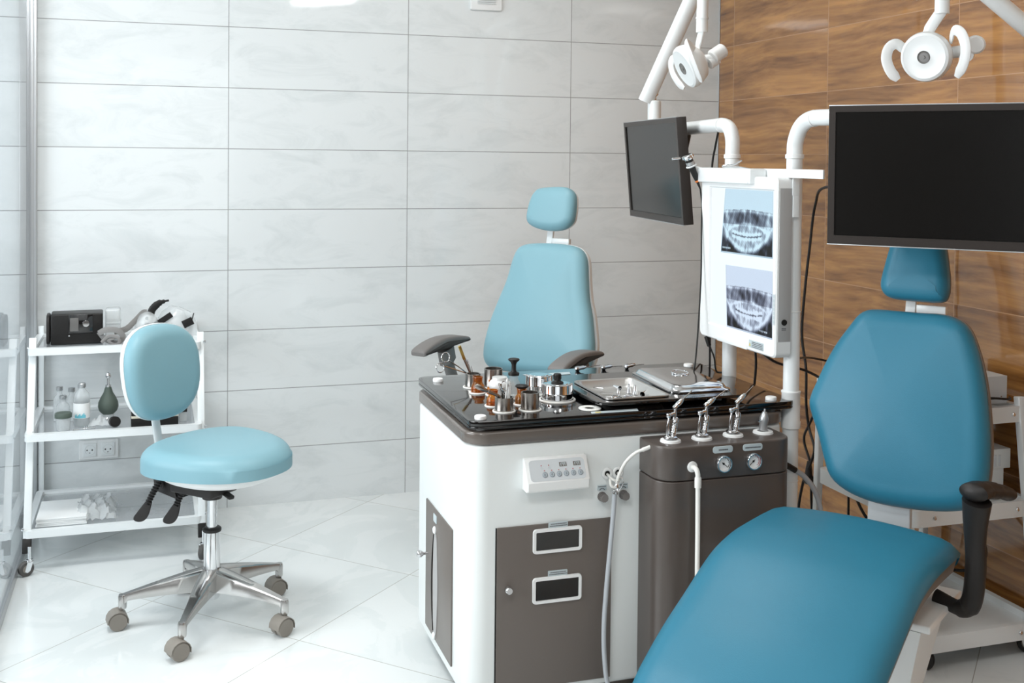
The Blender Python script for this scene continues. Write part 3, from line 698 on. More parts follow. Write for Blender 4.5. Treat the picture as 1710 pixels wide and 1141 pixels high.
# sloped control panel
pn = MB()
pr = [(CY0+.001, .602), (CY0-.034, .602), (CY0-.040, .607), (CY0-.042, .628), (CY0-.012, .683), (CY0+.001, .684)]
vs = []; fs = []
for x, sh in ((.6135, .006), (.6165, 0), (.781, 0), (.784, .006)):
    for (y, z) in pr: cy_, cz_ = CY0-.012, .64; vs.append((x, y+(cy_-y)*sh*12*(y < CY0), z+(cz_-z)*sh*4))
for i in range(3):
    for j in range(6): k = (j+1) % 6; fs.append((i*6+j, i*6+k, (i+1)*6+k, (i+1)*6+j))
fs.append(tuple(range(6))); fs.append(tuple(18+j for j in range(6)))
cp = bd(pn.add(vs, fs), 'control_panel', white_plastic, ang=25)
# overlay on the sloped face, plane through (y,z) (CY0-.042,.628)-(CY0-.012,.683)
sl = Vector((0, .030, .055)).normalized(); nn = Vector((0, -.055, .030)).normalized(); xx = Vector((1, 0, 0))
PM = Matrix(((xx.x, sl.x, nn.x, .6988), (xx.y, sl.y, nn.y, CY0-.027), (xx.z, sl.z, nn.z, .6555), (0, 0, 0, 1)))
bd(MB().prism(rrect(-.076, -.0275, .076, .027, .01, 6), 0, .0008, PM), 'panel_overlay', panel_grey, cp)
kb = MB(); rb = MB(); kr = MB()
for i in range(6):
    x = -.036+i*.0195
    kb.lathe([(.0074, .0007), (.0074, .0015), (.0068, .0019), (0, .0019)], 20, PM @ Matrix.Translation((x, -.012, 0)))
    kr.ring((x, -.012, .0019), .0042, .0006, PM, 18, 6)
    rb.lathe([(.0014, .0007), (.0014, .0014), (0, .0014)], 10, PM @ Matrix.Translation((x, -.0012, 0)))
for x in (-.043, -.0225): rb.lathe([(.0015, .0007), (.0015, .0014), (0, .0014)], 10, PM @ Matrix.Translation((x, .012, 0))); kr.ring((x+.001, .005, .001), .0028, .0004, PM, 14, 5)
bd(kb, 'key_row', key_grey, cp); bd(kr, 'key_symbols', label_mat, cp); bd(rb, 'indicators', red_led, cp)
dg = MB(); sg = MB()
for x in (.0165, .055):
    dg.box((x-.0098, .0065, .0007), (x+.0098, .0175, .0014), PM)
    for q in (-.005, .001, .006): sg.box((x+q-.0015, .0078, .0014), (x+q+.0007, .0145, .0017), PM)
    sg.box((x-.006, .0145, .0014), (x+.008, .016, .0017), PM)
bd(dg, 'digit_window', grey_paint, cp); bd(sg, 'digits', label_mat, cp)
# hose ports, knobs and their captions
for x in (.849, .879):
    pm = frame((x, CY0+.001, .626), (0, -1, 0))
    p_ = bd(MB().ring((0, 0, .003), .0115, .0042, pm, 28, 10, 1, .8), 'hose_port', white_plastic)
    bd(MB().lathe([(.0095, .0), (.0095, .0022), (0, .0022)], 22, pm), 'port_hole', black_matte, p_)
for x, z in ((.8345, .566), (.8955, .566)):
    k = MB(); pr = [(.011, 0), (.011, .006)]; 
    k.lathe([(.0125, 0), (.0125, .004), (.0098, .0045), (.0105, .02), (.0092, .024), (0, .0245)], 26, frame((x, CY0+.0005, z), (0, -1, 0)))
    for i in range(18): a = 2*math.pi*i/18; k.bar((x+.0104*math.cos(a), CY0-.005, z+.0104*math.sin(a)), (x+.0104*math.cos(a), CY0-.0195, z+.0104*math.sin(a)), .0016, .0016, (0, 0, 1), 0)
    bd(k, 'control_knob', grey_rubber)
    cp_ = bd(MB().prism(rrect(x-.013, z+.016, x+.013, z+.03, .001, 1), CY0-.0015, CY0+.001, YR(0)), 'knob_caption', label_mat)
    bd(MB().box((x-.011, CY0-.002, z+.0255), (x+.011, CY0-.0016, z+.0272)).tube([(x+.007*math.cos(R(a)), CY0-.0018, z+.0165+.005*math.sin(R(a))) for a in range(10, 171, 16)], .0009, 6), 'caption_print', ink, cp_)
# grey instrument housing on the right of the front
HX0, HX1, HY = .942, 1.338, -2.128
hs = bd(MB().prism(rrect(HX0, HY, HX1, CY0+.06, .055, 12), .03, .6255, None, .003).prism(rrect(HX0, HY, HX1, CY0+.06, .055, 12), .6275, .7165, None, .005), 'instrument_housing', housing_paint)
holders = ((1.0, -2.066), (1.0925, -2.064), (1.19, -2.056), (1.285, -2.05))
for x, y in holders: bd(MB().lathe([(.0155, .716), (.0155, .7225), (.0205, .7235), (.0265, .7215), (.028, .716)], 34, Matrix.Translation((x, y, 0))), 'holder_ring', white_plastic, hs)
for x, bx_, ang_ in ((1.1205, 0, -38), (1.2085, 1, 222)):
    gz = .6755-.0095
    gm = Matrix(((1, 0, 0, x), (0, 0, -1, HY), (0, 1, 0, gz), (0, 0, 0, 1)))
    g = bd(MB().lathe([(.0225, .0), (.0225, .010), (.021, .013), (.0188, .013), (.0188, .0035), (0, .0035)], 36, gm, caps=False), 'pressure_gauge', chrome, hs)
    bd(MB().lathe([(0, .0036), (.0187, .0036), (.0187, .0042), (0, .0042)], 32, gm), 'dial_face', paper, hs)
    nd = MB().bar(gm @ Vector((-.006*math.cos(R(ang_)), -.006*math.sin(R(ang_)), .0052)), gm @ Vector((.014*math.cos(R(ang_)), .014*math.sin(R(ang_)), .0052)), .0015, .0006, (0, -1, 0), 0).lathe([(.0028, .0042), (.0028, .006), (0, .006)], 14, gm)
    for i in range(11):
        a = R(225-27*i); nd.bar(gm @ Vector((.0135*math.cos(a), .0135*math.sin(a), .0045)), gm @ Vector((.016*math.cos(a), .016*math.sin(a), .0045)), .0005, .0004, (0, -1, 0), 0)
    bd(nd, 'needle', black_matte, hs)
    arc = MB().tube([gm @ Vector((.0165*math.cos(R(a)), .0165*math.sin(R(a)), .0044)) for a in range(-40, 91, 10)], .0008, 6)
    bd(arc, 'gauge_arc', red_led if bx_ else dark_rubber, hs)
    bd(MB().prism([(p[0], p[1]) for p in rrect(x-.0295, gz+.0275, x+.0285, gz+.0455, .007, 5)], HY-.0015, HY+.001, YR(0), .0005), 'gauge_caption', label_mat, hs)
    ll = MB(); xx0 = x-(.023 if bx_ else .013)
    while xx0 < x+(.022 if bx_ else .013): wd = random.uniform(.001, .0022); ll.box((xx0, HY-.002, gz+.0345), (xx0+wd, HY-.0016, gz+.0375)); xx0 += wd+.0005
    bd(ll, 'caption_print', ink, hs)
bd(MB().lathe([(.0, .004), (.0115, .004), (.0135, .003), (.0145, 0)], 30, frame((1.0325, HY, .6635), (0, -1, 0))), 'outlet_collar', white_plastic, hs)
bd(MB().prism(rrect(1.344, .598, 1.372, .616, .001, 1), CY0-.0015, CY0+.001, YR(0)), 'side_caption', label_mat)
bd(MB().box((1.349, CY0-.002, .602), (1.367, CY0-.0014, .608)), 'side_caption_print', ink)
# black glass top on white spacers
GX0, GX1, GY0, GY1 = .474, 1.425, -2.0, -1.385
gt = thing('glass_tabletop', 'black glass top raised on white spacers above the treatment cabinet', 'tabletop', ((GX0+GX1)/2, (GY0+GY1)/2, .758))
MB().prism(rrect(GX0, GY0, GX1, GY1, .035, 8), .7635, .7705, None, .002).prism(rrect(GX0, GY0, GX1, GY1, .035, 8), .7715, .7845, None, .002).build('glass_sheet', black_gloss, gt, True)
for x, y in ((.521, -1.47), (.509, -1.965), (1.365, -1.45), (1.36, -1.965)):
    MB().lathe([(.013, .7575), (.013, .763), (.006, .764), (.006, .784), (.0155, .7846), (.0155, .7915), (.014, .7935), (0, .7938)], 26, Matrix.Translation((x, y, 0))).build('spacer', white_plastic, gt, True)
TZ = .7848
def collar(x, y, r, rr=.0028): MB().ring((0, 0, 0), r, rr, Matrix.Translation((x, y, TZ+rr*.6)), 40, 10).build('holder_ring', hose_white, gt, True)
# ------------------------------------------------------------------ jars and cups standing in the ring holders
def steel_cup(x, y, r, h, label):
    t = thing('steel_cup', label, 'cup', (x, y, TZ))
    MB().lathe([(0, .002), (0, 0), (r, 0), (r, h), (r-.0015, h+.0005), (r-.003, h), (r-.003, .003), (0, .003)], 40).build('cup_body', steel, t)
    collar(x, y, r+.0038); return t
steel_cup(.592, -1.904, .0245, .039, 'steel cup at the front holding scissors, swabs and a scalpel handle')
steel_cup(.664, -1.906, .0245, .048, 'empty open steel cup in front of the lidded steel drum')
steel_cup(.597, -1.584, .0225, .041, 'steel cup nearest the left rear corner holding long forceps')
steel_cup(.655, -1.60, .027, .056, 'open steel cup behind the white-shouldered jar')
def amber_bottle(x, y, s, label, stop=False):
    t = thing('amber_bottle', label, 'bottle', (x, y, TZ))
    MB().lathe([(0, 0), (.0195*s, 0), (.0205*s, .012*s), (.0195*s, .024*s), (.0145*s, .031*s), (.0135*s, .036*s), (.0145*s, .047*s), (.0155*s, .048*s), (.0150*s, .050*s), (.0125*s, .050*s), (.0118*s, .036*s)], 30, caps=False).build('bottle_body', amber, t)
    MB().lathe([(0, .001), (.0182*s, .001), (.0185*s, .012*s), (.0178*s, .019*s), (0, .019*s)], 24).build('contents', dark_rubber if stop else amber, t)
    if stop: MB().lathe([(.011*s, .046*s), (.012*s, .05*s), (.0195*s, .054*s), (.0205*s, .057*s), (.017*s, .060*s), (0, .062*s)], 28).build('stopper', black_matte, t)
    collar(x, y, .0225*s)
amber_bottle(.589, -1.664, .95, 'open amber glass bottle at the left beside the forceps cup')
amber_bottle(.582, -1.836, .9, 'amber glass bottle half hidden behind the front scissors cup')
amber_bottle(.663, -1.838, .9, 'amber glass bottle with black stopper behind the empty steel cup', True)
amber_bottle(.6235, -1.70, .85, 'amber glass bottle standing between the frosted jar and the left amber bottle')
t = thing('frosted_jar', 'wide jar with frosted white shoulders in the middle of the bottle group', 'jar', (.624, -1.761, TZ))
MB().lathe([(0, 0), (.028, 0), (.0285, .028), (.027, .036)], 32, caps=False).build('jar_body', clear_glass, t)
MB().lathe([(.029, .034), (.0315, .037), (.032, .044), (.027, .052), (.022, .056), (.021, .063), (0, .064)], 32).build('jar_lid', frosted, t)
collar(.624, -1.761, .031)
t = thing('plunger_bottle', 'clear bottle with black trumpet-shaped stopper behind the scissors cup', 'bottle', (.668, -1.752, TZ))
MB().lathe([(0, 0), (.0185, 0), (.0195, .03), (.017, .045), (.0125, .053), (.0125, .064), (.0145, .066)], 28, caps=False).build('bottle_body', clear_glass, t)
MB().lathe([(.0155, .064), (.016, .071), (.008, .074), (.0065, .078), (.0065, .094), (.0095, .101), (.0155, .106), (.0162, .109), (.0140, .111), (.010, .1095), (0, .1095)], 28).build('stopper', black_matte, t)
collar(.668, -1.752, .0225)
def drum(x, y, r, h, label, knob):
    t = thing('steel_drum', label, 'drum', (x, y, TZ))
    MB().lathe([(0, 0), (r*.97, 0), (r*.97, h*.45), (0, h*.45)], 44).build('drum_body', chrome, t)
    MB().lathe([(r*.96, h*.44), (r*1.01, h*.45), (r*1.02, h*.48), (r, h*.52), (r, h*.93), (r*.985, h*.985), (r*.95, h), (r*.7, h*1.0), (r*.66, h*1.03), (0, h*1.03)], 44).build('lid', chrome, t)
    if knob:
        k = MB().lathe([(.0165, h*1.02), (.0175, h*1.08), (.0105, h*1.15), (.009, h*1.2), (.0105, h*1.26), (.0105, h*1.26+.013), (.009, h*1.26+.0155), (0, h*1.26+.0155)], 28)
        for i in range(20): a = 2*math.pi*i/20; k.bar((.0107*math.cos(a), .0107*math.sin(a), h*1.28), (.0107*math.cos(a), .0107*math.sin(a), h*1.26+.012), .0016, .0014, (math.cos(a), math.sin(a), 0), 0)
        k.build('lid_knob', black_matte, t)
    collar(x, y, r+.005, .0034)
drum(.759, -1.707, .0385, .052, 'low steel drum with flat lid in the second row', False)
drum(.776, -1.812, .0435, .047, 'steel drum with black ribbed knob on its lid beside the steel tray', True)
solo(MB().lathe([(.0125, .0), (.029, 0), (.0305, .0015), (.0305, .0035), (.028, .0045), (.015, .0042), (.0125, .003)], 40, caps=False), 'holder_washer', hose_white, (.822, -1.94, TZ+.0003), 'empty white ring lying on the black glass in front of the tray', 'ring')
def sheet_label(pts, name, label, extra=None):
    t = thing(name, label, 'label', (sum(p[0] for p in pts)/4, sum(p[1] for p in pts)/4, TZ))
    MB().prism(pts, TZ+.0002, TZ+.0006).build('paper', label_mat, t, True)
    if extra: MB().prism(extra, TZ+.0007, TZ+.001).build('print', yellow_ink, t, True)
    return t
sheet_label([(.812, -1.972), (.806, -1.992), (.94, -1.994), (.948, -1.968)], 'paper_label', 'white paper label with yellow print on the glass beside the empty ring', [(.822, -1.977), (.819, -1.988), (.834, -1.989), (.837, -1.977)])
sheet_label([(.8, -1.44), (.805, -1.475), (.945, -1.475), (.955, -1.44)], 'paper_label', 'blank pale paper label at the rear edge of the black glass')
# instruments in the cups
def scissors(pts_a, pts_b, ra, ca, cb, Mx, name, label, loc):
    t = thing(name, label, 'scissors', loc)
    MB().tube(pts_a, .0018, 8).ring((0, 0, 0), ra, .0016, frame(ca, Mx), 26, 8).build('blade', chrome, t)
    MB().tube(pts_b, .0018, 8).ring((0, 0, 0), ra, .0016, frame(cb, Mx), 26, 8).build('blade', chrome, t)
    return t
# px scale here is about 570/m; the frame faces the room's open side
scissors([(.0, 0, .003), (-.02, -.002, .043), (-.045, -.004, .063), (-.074, -.006, .082)], [(-.002, .003, .003), (-.016, .001, .04), (-.06, -.003, .057), (-.088, -.006, .067)], .0135, (-.084, -.006, .092), (-.1, -.007, .063), (.3, -1, .15), 'long_scissors', 'long chrome scissors leaning out of the rear left cup', (.597, -1.584, TZ+.001))
t = thing('gold_forceps', 'steel forceps with gold handle standing in the rear left cup', 'forceps', (.597, -1.584, TZ+.002))
MB().tube([(.004, 0, .002), (-.012, -.008, .046), (-.03, -.012, .085)], [.0022, .0032, .0036], 8, flat=(1, .6)).tube([(.005, 0, .002), (-.009, -.005, .046), (-.027, -.010, .085)], [.0018, .0024, .003], 8).build('shaft', steel, t)
MB().bar((-.029, -.011, .083), (-.046, -.016, .124), .0085, .006, (0, -1, 0), .001).build('gold_handle', gold, t)
def stick(name, cat, label, loc, a, b, r, m, flat=None): 
    s = MB().tube([a, [(p+q)/2 for p, q in zip(a, b)], b], r, 10, flat=flat); return solo(s, name, m, loc, label, cat)
stick('tweezers', 'tweezers', 'steel tweezers standing beside the gold forceps', (.6, -1.58, TZ+.002), (0.002, .0, 0), (-.02, -.004, .08), [.0015, .003, .0025], chrome, (1, .5))
stick('probe', 'probe', 'thin steel probe standing rightmost in the rear left cup', (.605, -1.585, TZ+.002), (0, 0, 0), (-.014, -.003, .062), [.001, .0014, .001], chrome)
t = thing('small_scissors', 'small chrome scissors standing in the front steel cup', 'scissors', (.592, -1.904, TZ+.002))
MB().tube([(.008, .006, .002), (-.004, .0, .044), (-.012, -.004, .068)], [.002, .003, .0035], 8, flat=(1, .6)).lathe([(0, 0), (.0055, .002), (.005, .008), (0, .009)], 14, Matrix.Translation((-.013, -.004, .066))).build('blade', steel, t)
MB().tube([(-.008, .006, .003), (.003, 0, .044), (-.006, -.003, .062)], .002, 8).ring((0, 0, 0), .0125, .0014, frame((-.001, -.004, .0665), (.3, -1, .2)), 26, 8).build('blade', chrome, t)
t = thing('scalpel_handle', 'flat steel scalpel handle leaning left out of the front cup', 'scalpel', (.592, -1.904, TZ+.004))
MB().tube([(.012, 0, .0), (-.018, -.004, .04), (-.045, -.006, .053)], [.003, .0045, .005], 10, flat=(.5, 1)).tube([(-.046, -.006, .0535), (-.06, -.007, .060), (-.078, -.007, .0695), (-.082, -.007, .0715)], [.0035, .0068, .0072, .003], 10, flat=(.45, 1)).build('handle', steel, t)
for i, (bx_, by_, hh) in enumerate(((.004, -.004, .086), (.012, .002, .076), (.016, .004, .068))):
    t = thing('cotton_swab', ('tallest', 'middle', 'shortest')[i]+' white swab standing in the front steel cup', 'swab', (.592+bx_, -1.904+by_, TZ+.003), 0, 'swabs in the front cup')
    MB().tube([(-.003, 0, 0), (0, 0, hh*.5), (.003, 0, hh*.93)], .0022, 10).build('stick', paper, t); MB().tube([(.0026, 0, hh*.82), (.003, 0, hh*.95), (.0033, 0, hh)], [.0024, .0032, .0015], 10).build('tip', frosted, t)
# spray tips at the rear edge
for i, (x, y, a, bend) in enumerate(((.993, -1.425, 2, 1), (1.082, -1.427, -3, 0), (1.162, -1.428, 6, 0))):
    t = thing('spray_tip', ('long bent chrome spray nozzle lying at the rear edge behind the open tray', 'straight chrome spray nozzle lying between two others at the rear edge', 'straight chrome spray nozzle lying behind the steel lid, rightmost')[i], 'nozzle', (x, y, TZ+.0075), a, 'spare spray nozzles')
    MB().lathe([(.0035, -.014), (.0072, -.011), (.0078, -.002), (.006, .004), (.0065, .014), (.004, .024), (0, .026)], 20, rot('Y', 82)).build('nozzle_body', chrome, t)
    p = [(.022, 0, .0), (.05, 0, .004), (.075, 0, .006), (.082, 0, .003), (.09, 0, -.004)] if bend else [(.022, 0, 0), (.04, 0, .001), (.058, 0, .001)]
    MB().tube(p, .0013, 8).build('thin_tube', steel, t)
# raised black sheet with tray and lid
rs = thing('tray_stand', 'raised black glass shelf carrying the steel tray and its lid', 'stand', (1.06, -1.78, TZ))
so_ = rrect(.838, -1.975, 1.288, -1.585, .03, 8); si_ = rrect(.874, -1.944, 1.052, -1.696, .018, 8); n = len(so_); vs = []; fs = []
for z in (.7985, .8005, .8045, .8065):
    k = .002 if z in (.7985, .8065) else 0
    vs += [(p[0]-(p[0]-1.06)*k*4, p[1]-(p[1]+1.78)*k*4, z) for p in so_]
for z in (.7985, .8065): vs += [(p[0], p[1], z) for p in si_]
for i in range(n):
    j = (i+1) % n
    for k in range(3): fs.append((k*n+i, k*n+j, (k+1)*n+j, (k+1)*n+i))
    fs += [(4*n+i, 5*n+i, 5*n+j, 4*n+j), (3*n+i, 3*n+j, 5*n+j, 5*n+i), (i, 4*n+i, 4*n+j, j)]
MB().add(vs, fs).build('stand_sheet', black_gloss, rs, True, ang=25)
for x, y in ((.86, -1.9), (.86, -1.66), (1.25, -1.9), (1.25, -1.62)): MB().lathe([(.007, TZ+.0002), (.007, .7988)], 18, Matrix.Translation((x, y, 0))).build('stand_foot', black_gloss, rs, True)
tr = thing('steel_tray', 'open rectangular steel instrument tray holding small ear specula', 'tray', (.963, -1.82, .7868))
def tray_mesh(w, d, h, fl, r):
    o = rrect(-w, -d, w, d, r, 6); n = len(o); vs = []; fs = []
    def sc(k, q): return [(p[0]*(w-k)/w, p[1]*(d-k)/d, q) for p in o]
    L_ = [sc(0, h-.003), sc(0, h), sc(fl, h+.0005), sc(fl+.002, h-.001), sc(fl+.008, .004), sc(fl+.012, .0012)]
    B_ = [sc(fl+.0125, .0002), sc(fl+.009, .003), sc(fl+.0025, h-.0025), sc(.001, h-.003)]
    for q in L_+B_: vs += q
    idx = list(range(len(L_)))
    for k in range(len(L_)-1):
        for i in range(n): j = (i+1) % n; fs.append((k*n+i, k*n+j, (k+1)*n+j, (k+1)*n+i))
    fs.append(tuple((len(L_)-1)*n+i for i in range(n))); b0 = len(L_)*n
    fs.append(tuple(b0+i for i in reversed(range(n))))
    for k in range(3):
        for i in range(n): j = (i+1) % n; fs.append((b0+k*n+i, b0+k*n+j, b0+(k+1)*n+j, b0+(k+1)*n+i))
    return MB().add(vs, fs)
tray_mesh(.096, .131, .0245, .007, .022).build('tray_body', satin_steel, tr, ang=50)
for i in range(9):
    x, y = ((-.05, -.06), (-.035, -.075), (-.02, -.03), (.0, -.07), (.035, .02), (.045, .0), (.05, -.04), (.02, .05), (-.03, .06))[i]
    up = i in (2, 4, 5); M = Matrix.Translation((x, y, .0015 if up else .009)) @ rot('Z', i*67) @ (rot('Y', 0) if up else rot('Y', 80))
    t = thing('ear_speculum', ('speculum standing at the left middle', 'speculum standing upright at the right rear', 'speculum standing upright at the right middle', 'x')[(0 if i == 2 else 1 if i == 4 else 2)]+' of the steel tray' if up else 'small chrome ear speculum lying on its side in the steel tray', 'speculum', (.963, -1.82, .7885), 0, 'standing specula in the tray' if up else 'lying specula in the tray')
    MB().lathe([(.0075, 0), (.007, .002), (.0035, .02), (.0028, .026), (.002, .026), (.0028, .02), (.006, .002)], 20, M, caps=False).build('cone', chrome, t)
for i, (x0_, y0_, x1_, y1_) in enumerate(((-.07, -.02, .0, -.05), (-.06, .02, .02, .0), (.0, -.09, .06, -.06))):
    t = thing('hook_instrument', 'thin steel instrument lying across the bottom of the open tray', 'instrument', (.963, -1.82, .7895), 0, 'thin instruments in the tray')
    MB().tube([(x0_, y0_, .003), ((x0_+x1_)/2, (y0_+y1_)/2, .005), (x1_, y1_, .011)], .0016, 8).build('shaft', chrome, t)
    MB().ring((x0_, y0_, .003), .007, .0012, None, 20, 6).build('handle_ring', chrome, t)
ld = thing('steel_cover', 'polished steel cover with ring handle resting on the raised black shelf', 'cover', (1.176, -1.765, .8068), -2)
lo_ = rrect(-.094, -.155, .094, .155, .028, 8)
def sc2(k, q): return [(p[0]*(.094-k)/.094, p[1]*(.155-k)/.155, q) for p in lo_]
vs = []; fs = []; n = len(lo_)
LL = [sc2(.0, .0), sc2(-.001, .0035), sc2(.002, .005), (sc2(.008, .0055)), sc2(.010, .009), sc2(.014, .0155), sc2(.02, .018), sc2(.05, .019)]
for q in LL: vs += q
for k in range(len(LL)-1):
    for i in range(n): j = (i+1) % n; fs.append((k*n+i, k*n+j, (k+1)*n+j, (k+1)*n+i))
fs.append(tuple(range(n))); fs.append(tuple((len(LL)-1)*n+i for i in range(n)))
MB().add(vs, fs).build('lid_plate', chrome, ld, ang=60)
MB().ring((0, 0, 0), .024, .0022, Matrix.Translation((.01, .02, .0225)) @ rot('X', 6), 34, 8).bar((-.016, .02, .0205), (-.004, .02, .0205), .012, .004, (0, 0, 1), .001).build('ring_handle', chrome, ld)
# ------------------------------------------------------------------ spray guns in their holders
def gun(i, x, y, bend, label):
    t = thing('spray_gun', label, 'spray gun', (x, y, .7235), 0, 'chrome spray guns')
    MB().lathe([(.0165, .0), (.019, .002), (.0195, .006), (.015, .009), (.012, .010), (0, .010)], 30).build('base_cap', chrome, t)
    b = MB().lathe([(.0078, .008), (.0078, .034), (.0072, .036), (.0078, .038), (.0076, .050), (.006, .056), (0, .058)], 22, Matrix.Translation((.006, 0, 0)) @ rot('Y', 10))
    for k in range(4): b.ring((0, 0, .018+k*.007), .0079, .0008, Matrix.Translation((.006, 0, 0)) @ rot('Y', 10), 20, 6)
    b.build('handle', chrome, t)
    MB().tube([(-.012, -.004, .007), (-.011, -.004, .03), (-.008, -.004, .05), (-.006, -.003, .062)], [.0035, .0045, .003, .0035], 12).tube([(-.006, .008, .007), (-.004, .008, .024)], .005, 12).tube([(.002, -.010, .006), (.001, -.010, .02)], .004, 12).build('trigger_rod', chrome, t)
    MB().lathe([(0, -.003), (.006, 0), (.0075, .004), (.006, .009), (0, .011)], 16, Matrix.Translation((-.008, -.003, .058))).tube([(-.007, -.003, .062), (.004, -.001, .066), (.012, 0, .066)], .0042, 12).tube([(.01, 0, .05), (.0125, 0, .064), (.012, 0, .078)], [.005, .0045, .0045], 12).build('yoke', chrome, t)
    MB().lathe([(0, -.006), (.0055, -.004), (.0065, .002), (.0055, .006), (.0062, .008), (.0068, .012), (.0064, .024), (.0045, .031), (.0028, .034), (0, .034)], 20, frame((.011, 0, .082), (1, .15, .75 if not bend else .55))).build('nozzle', chrome, t)
    a = Vector((.011, 0, .082)); d = Vector((1, .15, .75 if not bend else .55)).normalized()
    p = [a+d*.033, a+d*.05, a+d*.068] if not bend else [a+d*.033, a+d*.05, a+d*.072, a+d*.076+Vector((.004, 0, -.002)), a+d*.076+Vector((.015, -.003, -.012))]
    MB().tube(p, .0014, 8).build('thin_tube', steel, t)
gun(0, *holders[0], False, 'chrome spray gun in the leftmost holder of the grey housing'); gun(1, *holders[1], True, 'chrome spray gun with bent nozzle in the second holder'); gun(2, *holders[2], False, 'chrome spray gun in the third holder from the left')
t = thing('suction_nozzle', 'short satin metal nozzle in the rightmost holder of the grey housing', 'nozzle', (*holders[3], .7235))
MB().lathe([(.0115, .0), (.0115, .022), (.0125, .026), (.0125, .033), (.008, .045), (.0065, .047), (.0065, .050), (.0028, .051), (.0028, .058), (0, .058)], 26, rot('Y', 5)).build('nozzle_body', alu_frame, t)
MB().lathe([(.002, 0), (.002, .006), (.0035, .007), (.003, .010), (0, .010)], 12, frame((-.009, -.004, .026), (-1, -.3, .2))).build('screw', chrome, t)
# ------------------------------------------------------------------ hoses on the cabinet front
t = thing('suction_hose', 'long white suction hose with metal connector hanging down the cabinet front', 'hose', (.88, -2.03, .58))
up_ = cr([(.862, -2.03, .60), (.868, -2.035, .63), (.882, -2.045, .665), (.905, -2.055, .69), (.93, -2.06, .7), (.955, -2.062, .708)], 8)
MB().tube(up_, [.0042]*30+[.0055]*(len(up_)-30), 12).build('upper_hose', hose_white, t, True)
MB().tube(cr([(.858, -2.03, .585), (.853, -2.035, .53), (.843, -2.04, .44), (.832, -2.045, .34), (.826, -2.045, .24), (.829, -2.045, .15), (.84, -2.05, .08), (.88, -2.06, .03), (.93, -2.08, .013)], 10), .0062, 14).build('lower_hose', hose_grey, t, True)
cn = MB().lathe([(.0045, 0), (.008, .002), (.008, .008), (.0055, .01), (.0055, .018), (.008, .02), (.007, .026), (.004, .03)], 18, frame((.8585, -2.032, .578), (.15, 0, 1)))
cn.tube(cr([(.862, -2.036, .582), (.874, -2.038, .598), (.879, -2.038, .612), (.873, -2.036, .624), (.864, -2.035, .614), (.868, -2.038, .6)], 5), .0012, 8).bar((.845, -2.037, .587), (.862, -2.037, .592), .005, .004, (0, 0, 1), .001)
cn.build('connector', chrome, t, True)
MB().tube(cr([(.849, -2.0, .624), (.852, -2.028, .618), (.866, -2.03, .612), (.872, -2.03, .614)], 6), .0034, 10).tube(cr([(.879, -2.0, .625), (.876, -2.022, .62), (.866, -2.028, .608)], 6), .0034, 10).tube(cr([(.847, -2.024, .618), (.846, -2.034, .604), (.856, -2.036, .598), (.867, -2.034, .6)], 6), .0034, 10).build('branch_tubes', hose_white, t, True)
t = thing('spray_hose', 'white hose hanging straight down from the grey housing', 'hose', (1.033, -2.16, .5))
MB().tube(cr([(1.0325, -2.130, .6635), (1.0335, -2.146, .663), (1.036, -2.152, .65), (1.0365, -2.152, .628)], 5), [.0065]*15+[.0065], 14).lathe([(.0088, 0), (.0088, .024), (.0075, .027)], 18, Matrix.Translation((1.0368, -2.152, .616))).build('elbow', hose_white, t, True)
MB().tube(cr([(1.0368, -2.152, .62), (1.038, -2.152, .5), (1.037, -2.155, .38), (1.039, -2.158, .25), (1.045, -2.16, .14), (1.07, -2.18, .05), (1.12, -2.22, .012)], 8), .0062, 14).build('lower_hose', hose_white, t, True)
t = thing('chair_hose', 'pale grey hose with black plug curving down behind the large blue chair', 'hose', (1.45, -1.99, .5))
MB().tube(cr([(1.385, -1.985, .608), (1.40, -1.988, .602), (1.427, -1.99, .586)], 5), [.006]*3+[.0085]*8, 14).build('plug', black_matte, t, True)
MB().lathe([(.006, 0), (.008, .004), (.0065, .010)], 16, frame((1.382, -1.985, .609), (1, 0, -.2))).build('plug_collar', chrome, t, True)
MB().tube(cr([(1.425, -1.99, .587), (1.455, -1.992, .566), (1.487, -1.995, .525), (1.508, -1.995, .46), (1.515, -1.99, .34), (1.49, -1.96, .2), (1.5, -1.9, .06), (1.56, -1.8, .01)], 8), .0075, 14).build('hose_run', hose_grey, t, True)
# ------------------------------------------------------------------ upright poles, monitors, lightbox
def pole(name, label, x, y, top):
    t = thing(name, label, 'pole', (x, y, 0))
    MB().lathe([(0, 0), (.07, 0), (.07, .008), (.03, .012), (.0225, .02), (.0225, 1.475), (.0, 1.475)], 32).build('pole_tube', white_paint, t)
    MB().lathe([(.0232, 1.462), (.0262, 1.464), (.0262, 1.474), (.0232, 1.476)], 32).build('pole_collar', white_plastic, t)
    return t
pl = pole('monitor_pole', 'white monitor pole standing behind the far end of the film viewer', 1.424, -1.612, 0)
p = cr([(1.424, -1.612, 1.474), (1.424, -1.612, 1.52), (1.424, -1.595, 1.553), (1.425, -1.555, 1.568), (1.43, -1.48, 1.568), (1.452, -1.30, 1.566), (1.47, -1.12, 1.565), (1.472, -.98, 1.565)], 8)
MB().tube(p, .0225, 22).build('bent_arm', white_paint, pl, True)
MB().tube([(1.423, -1.545, 1.568), (1.423, -1.54, 1.568)], .0238, 22).build('arm_joint', white_plastic, pl, True)
MB().tube([(1.472, -1.0, 1.565), (1.472, -.95, 1.565)], .024, 20).lathe([(.0245, 1.53), (.0245, 1.672), (.020, 1.676), (0, 1.676)], 26, Matrix.Translation((1.472, -.94, 0))).build('lamp_socket', white_paint, pl, True)
pr_ = pole('monitor_pole', 'white monitor pole standing at the right rear side of the cabinet beside the lightbox side', 1.424, -1.965, 0)
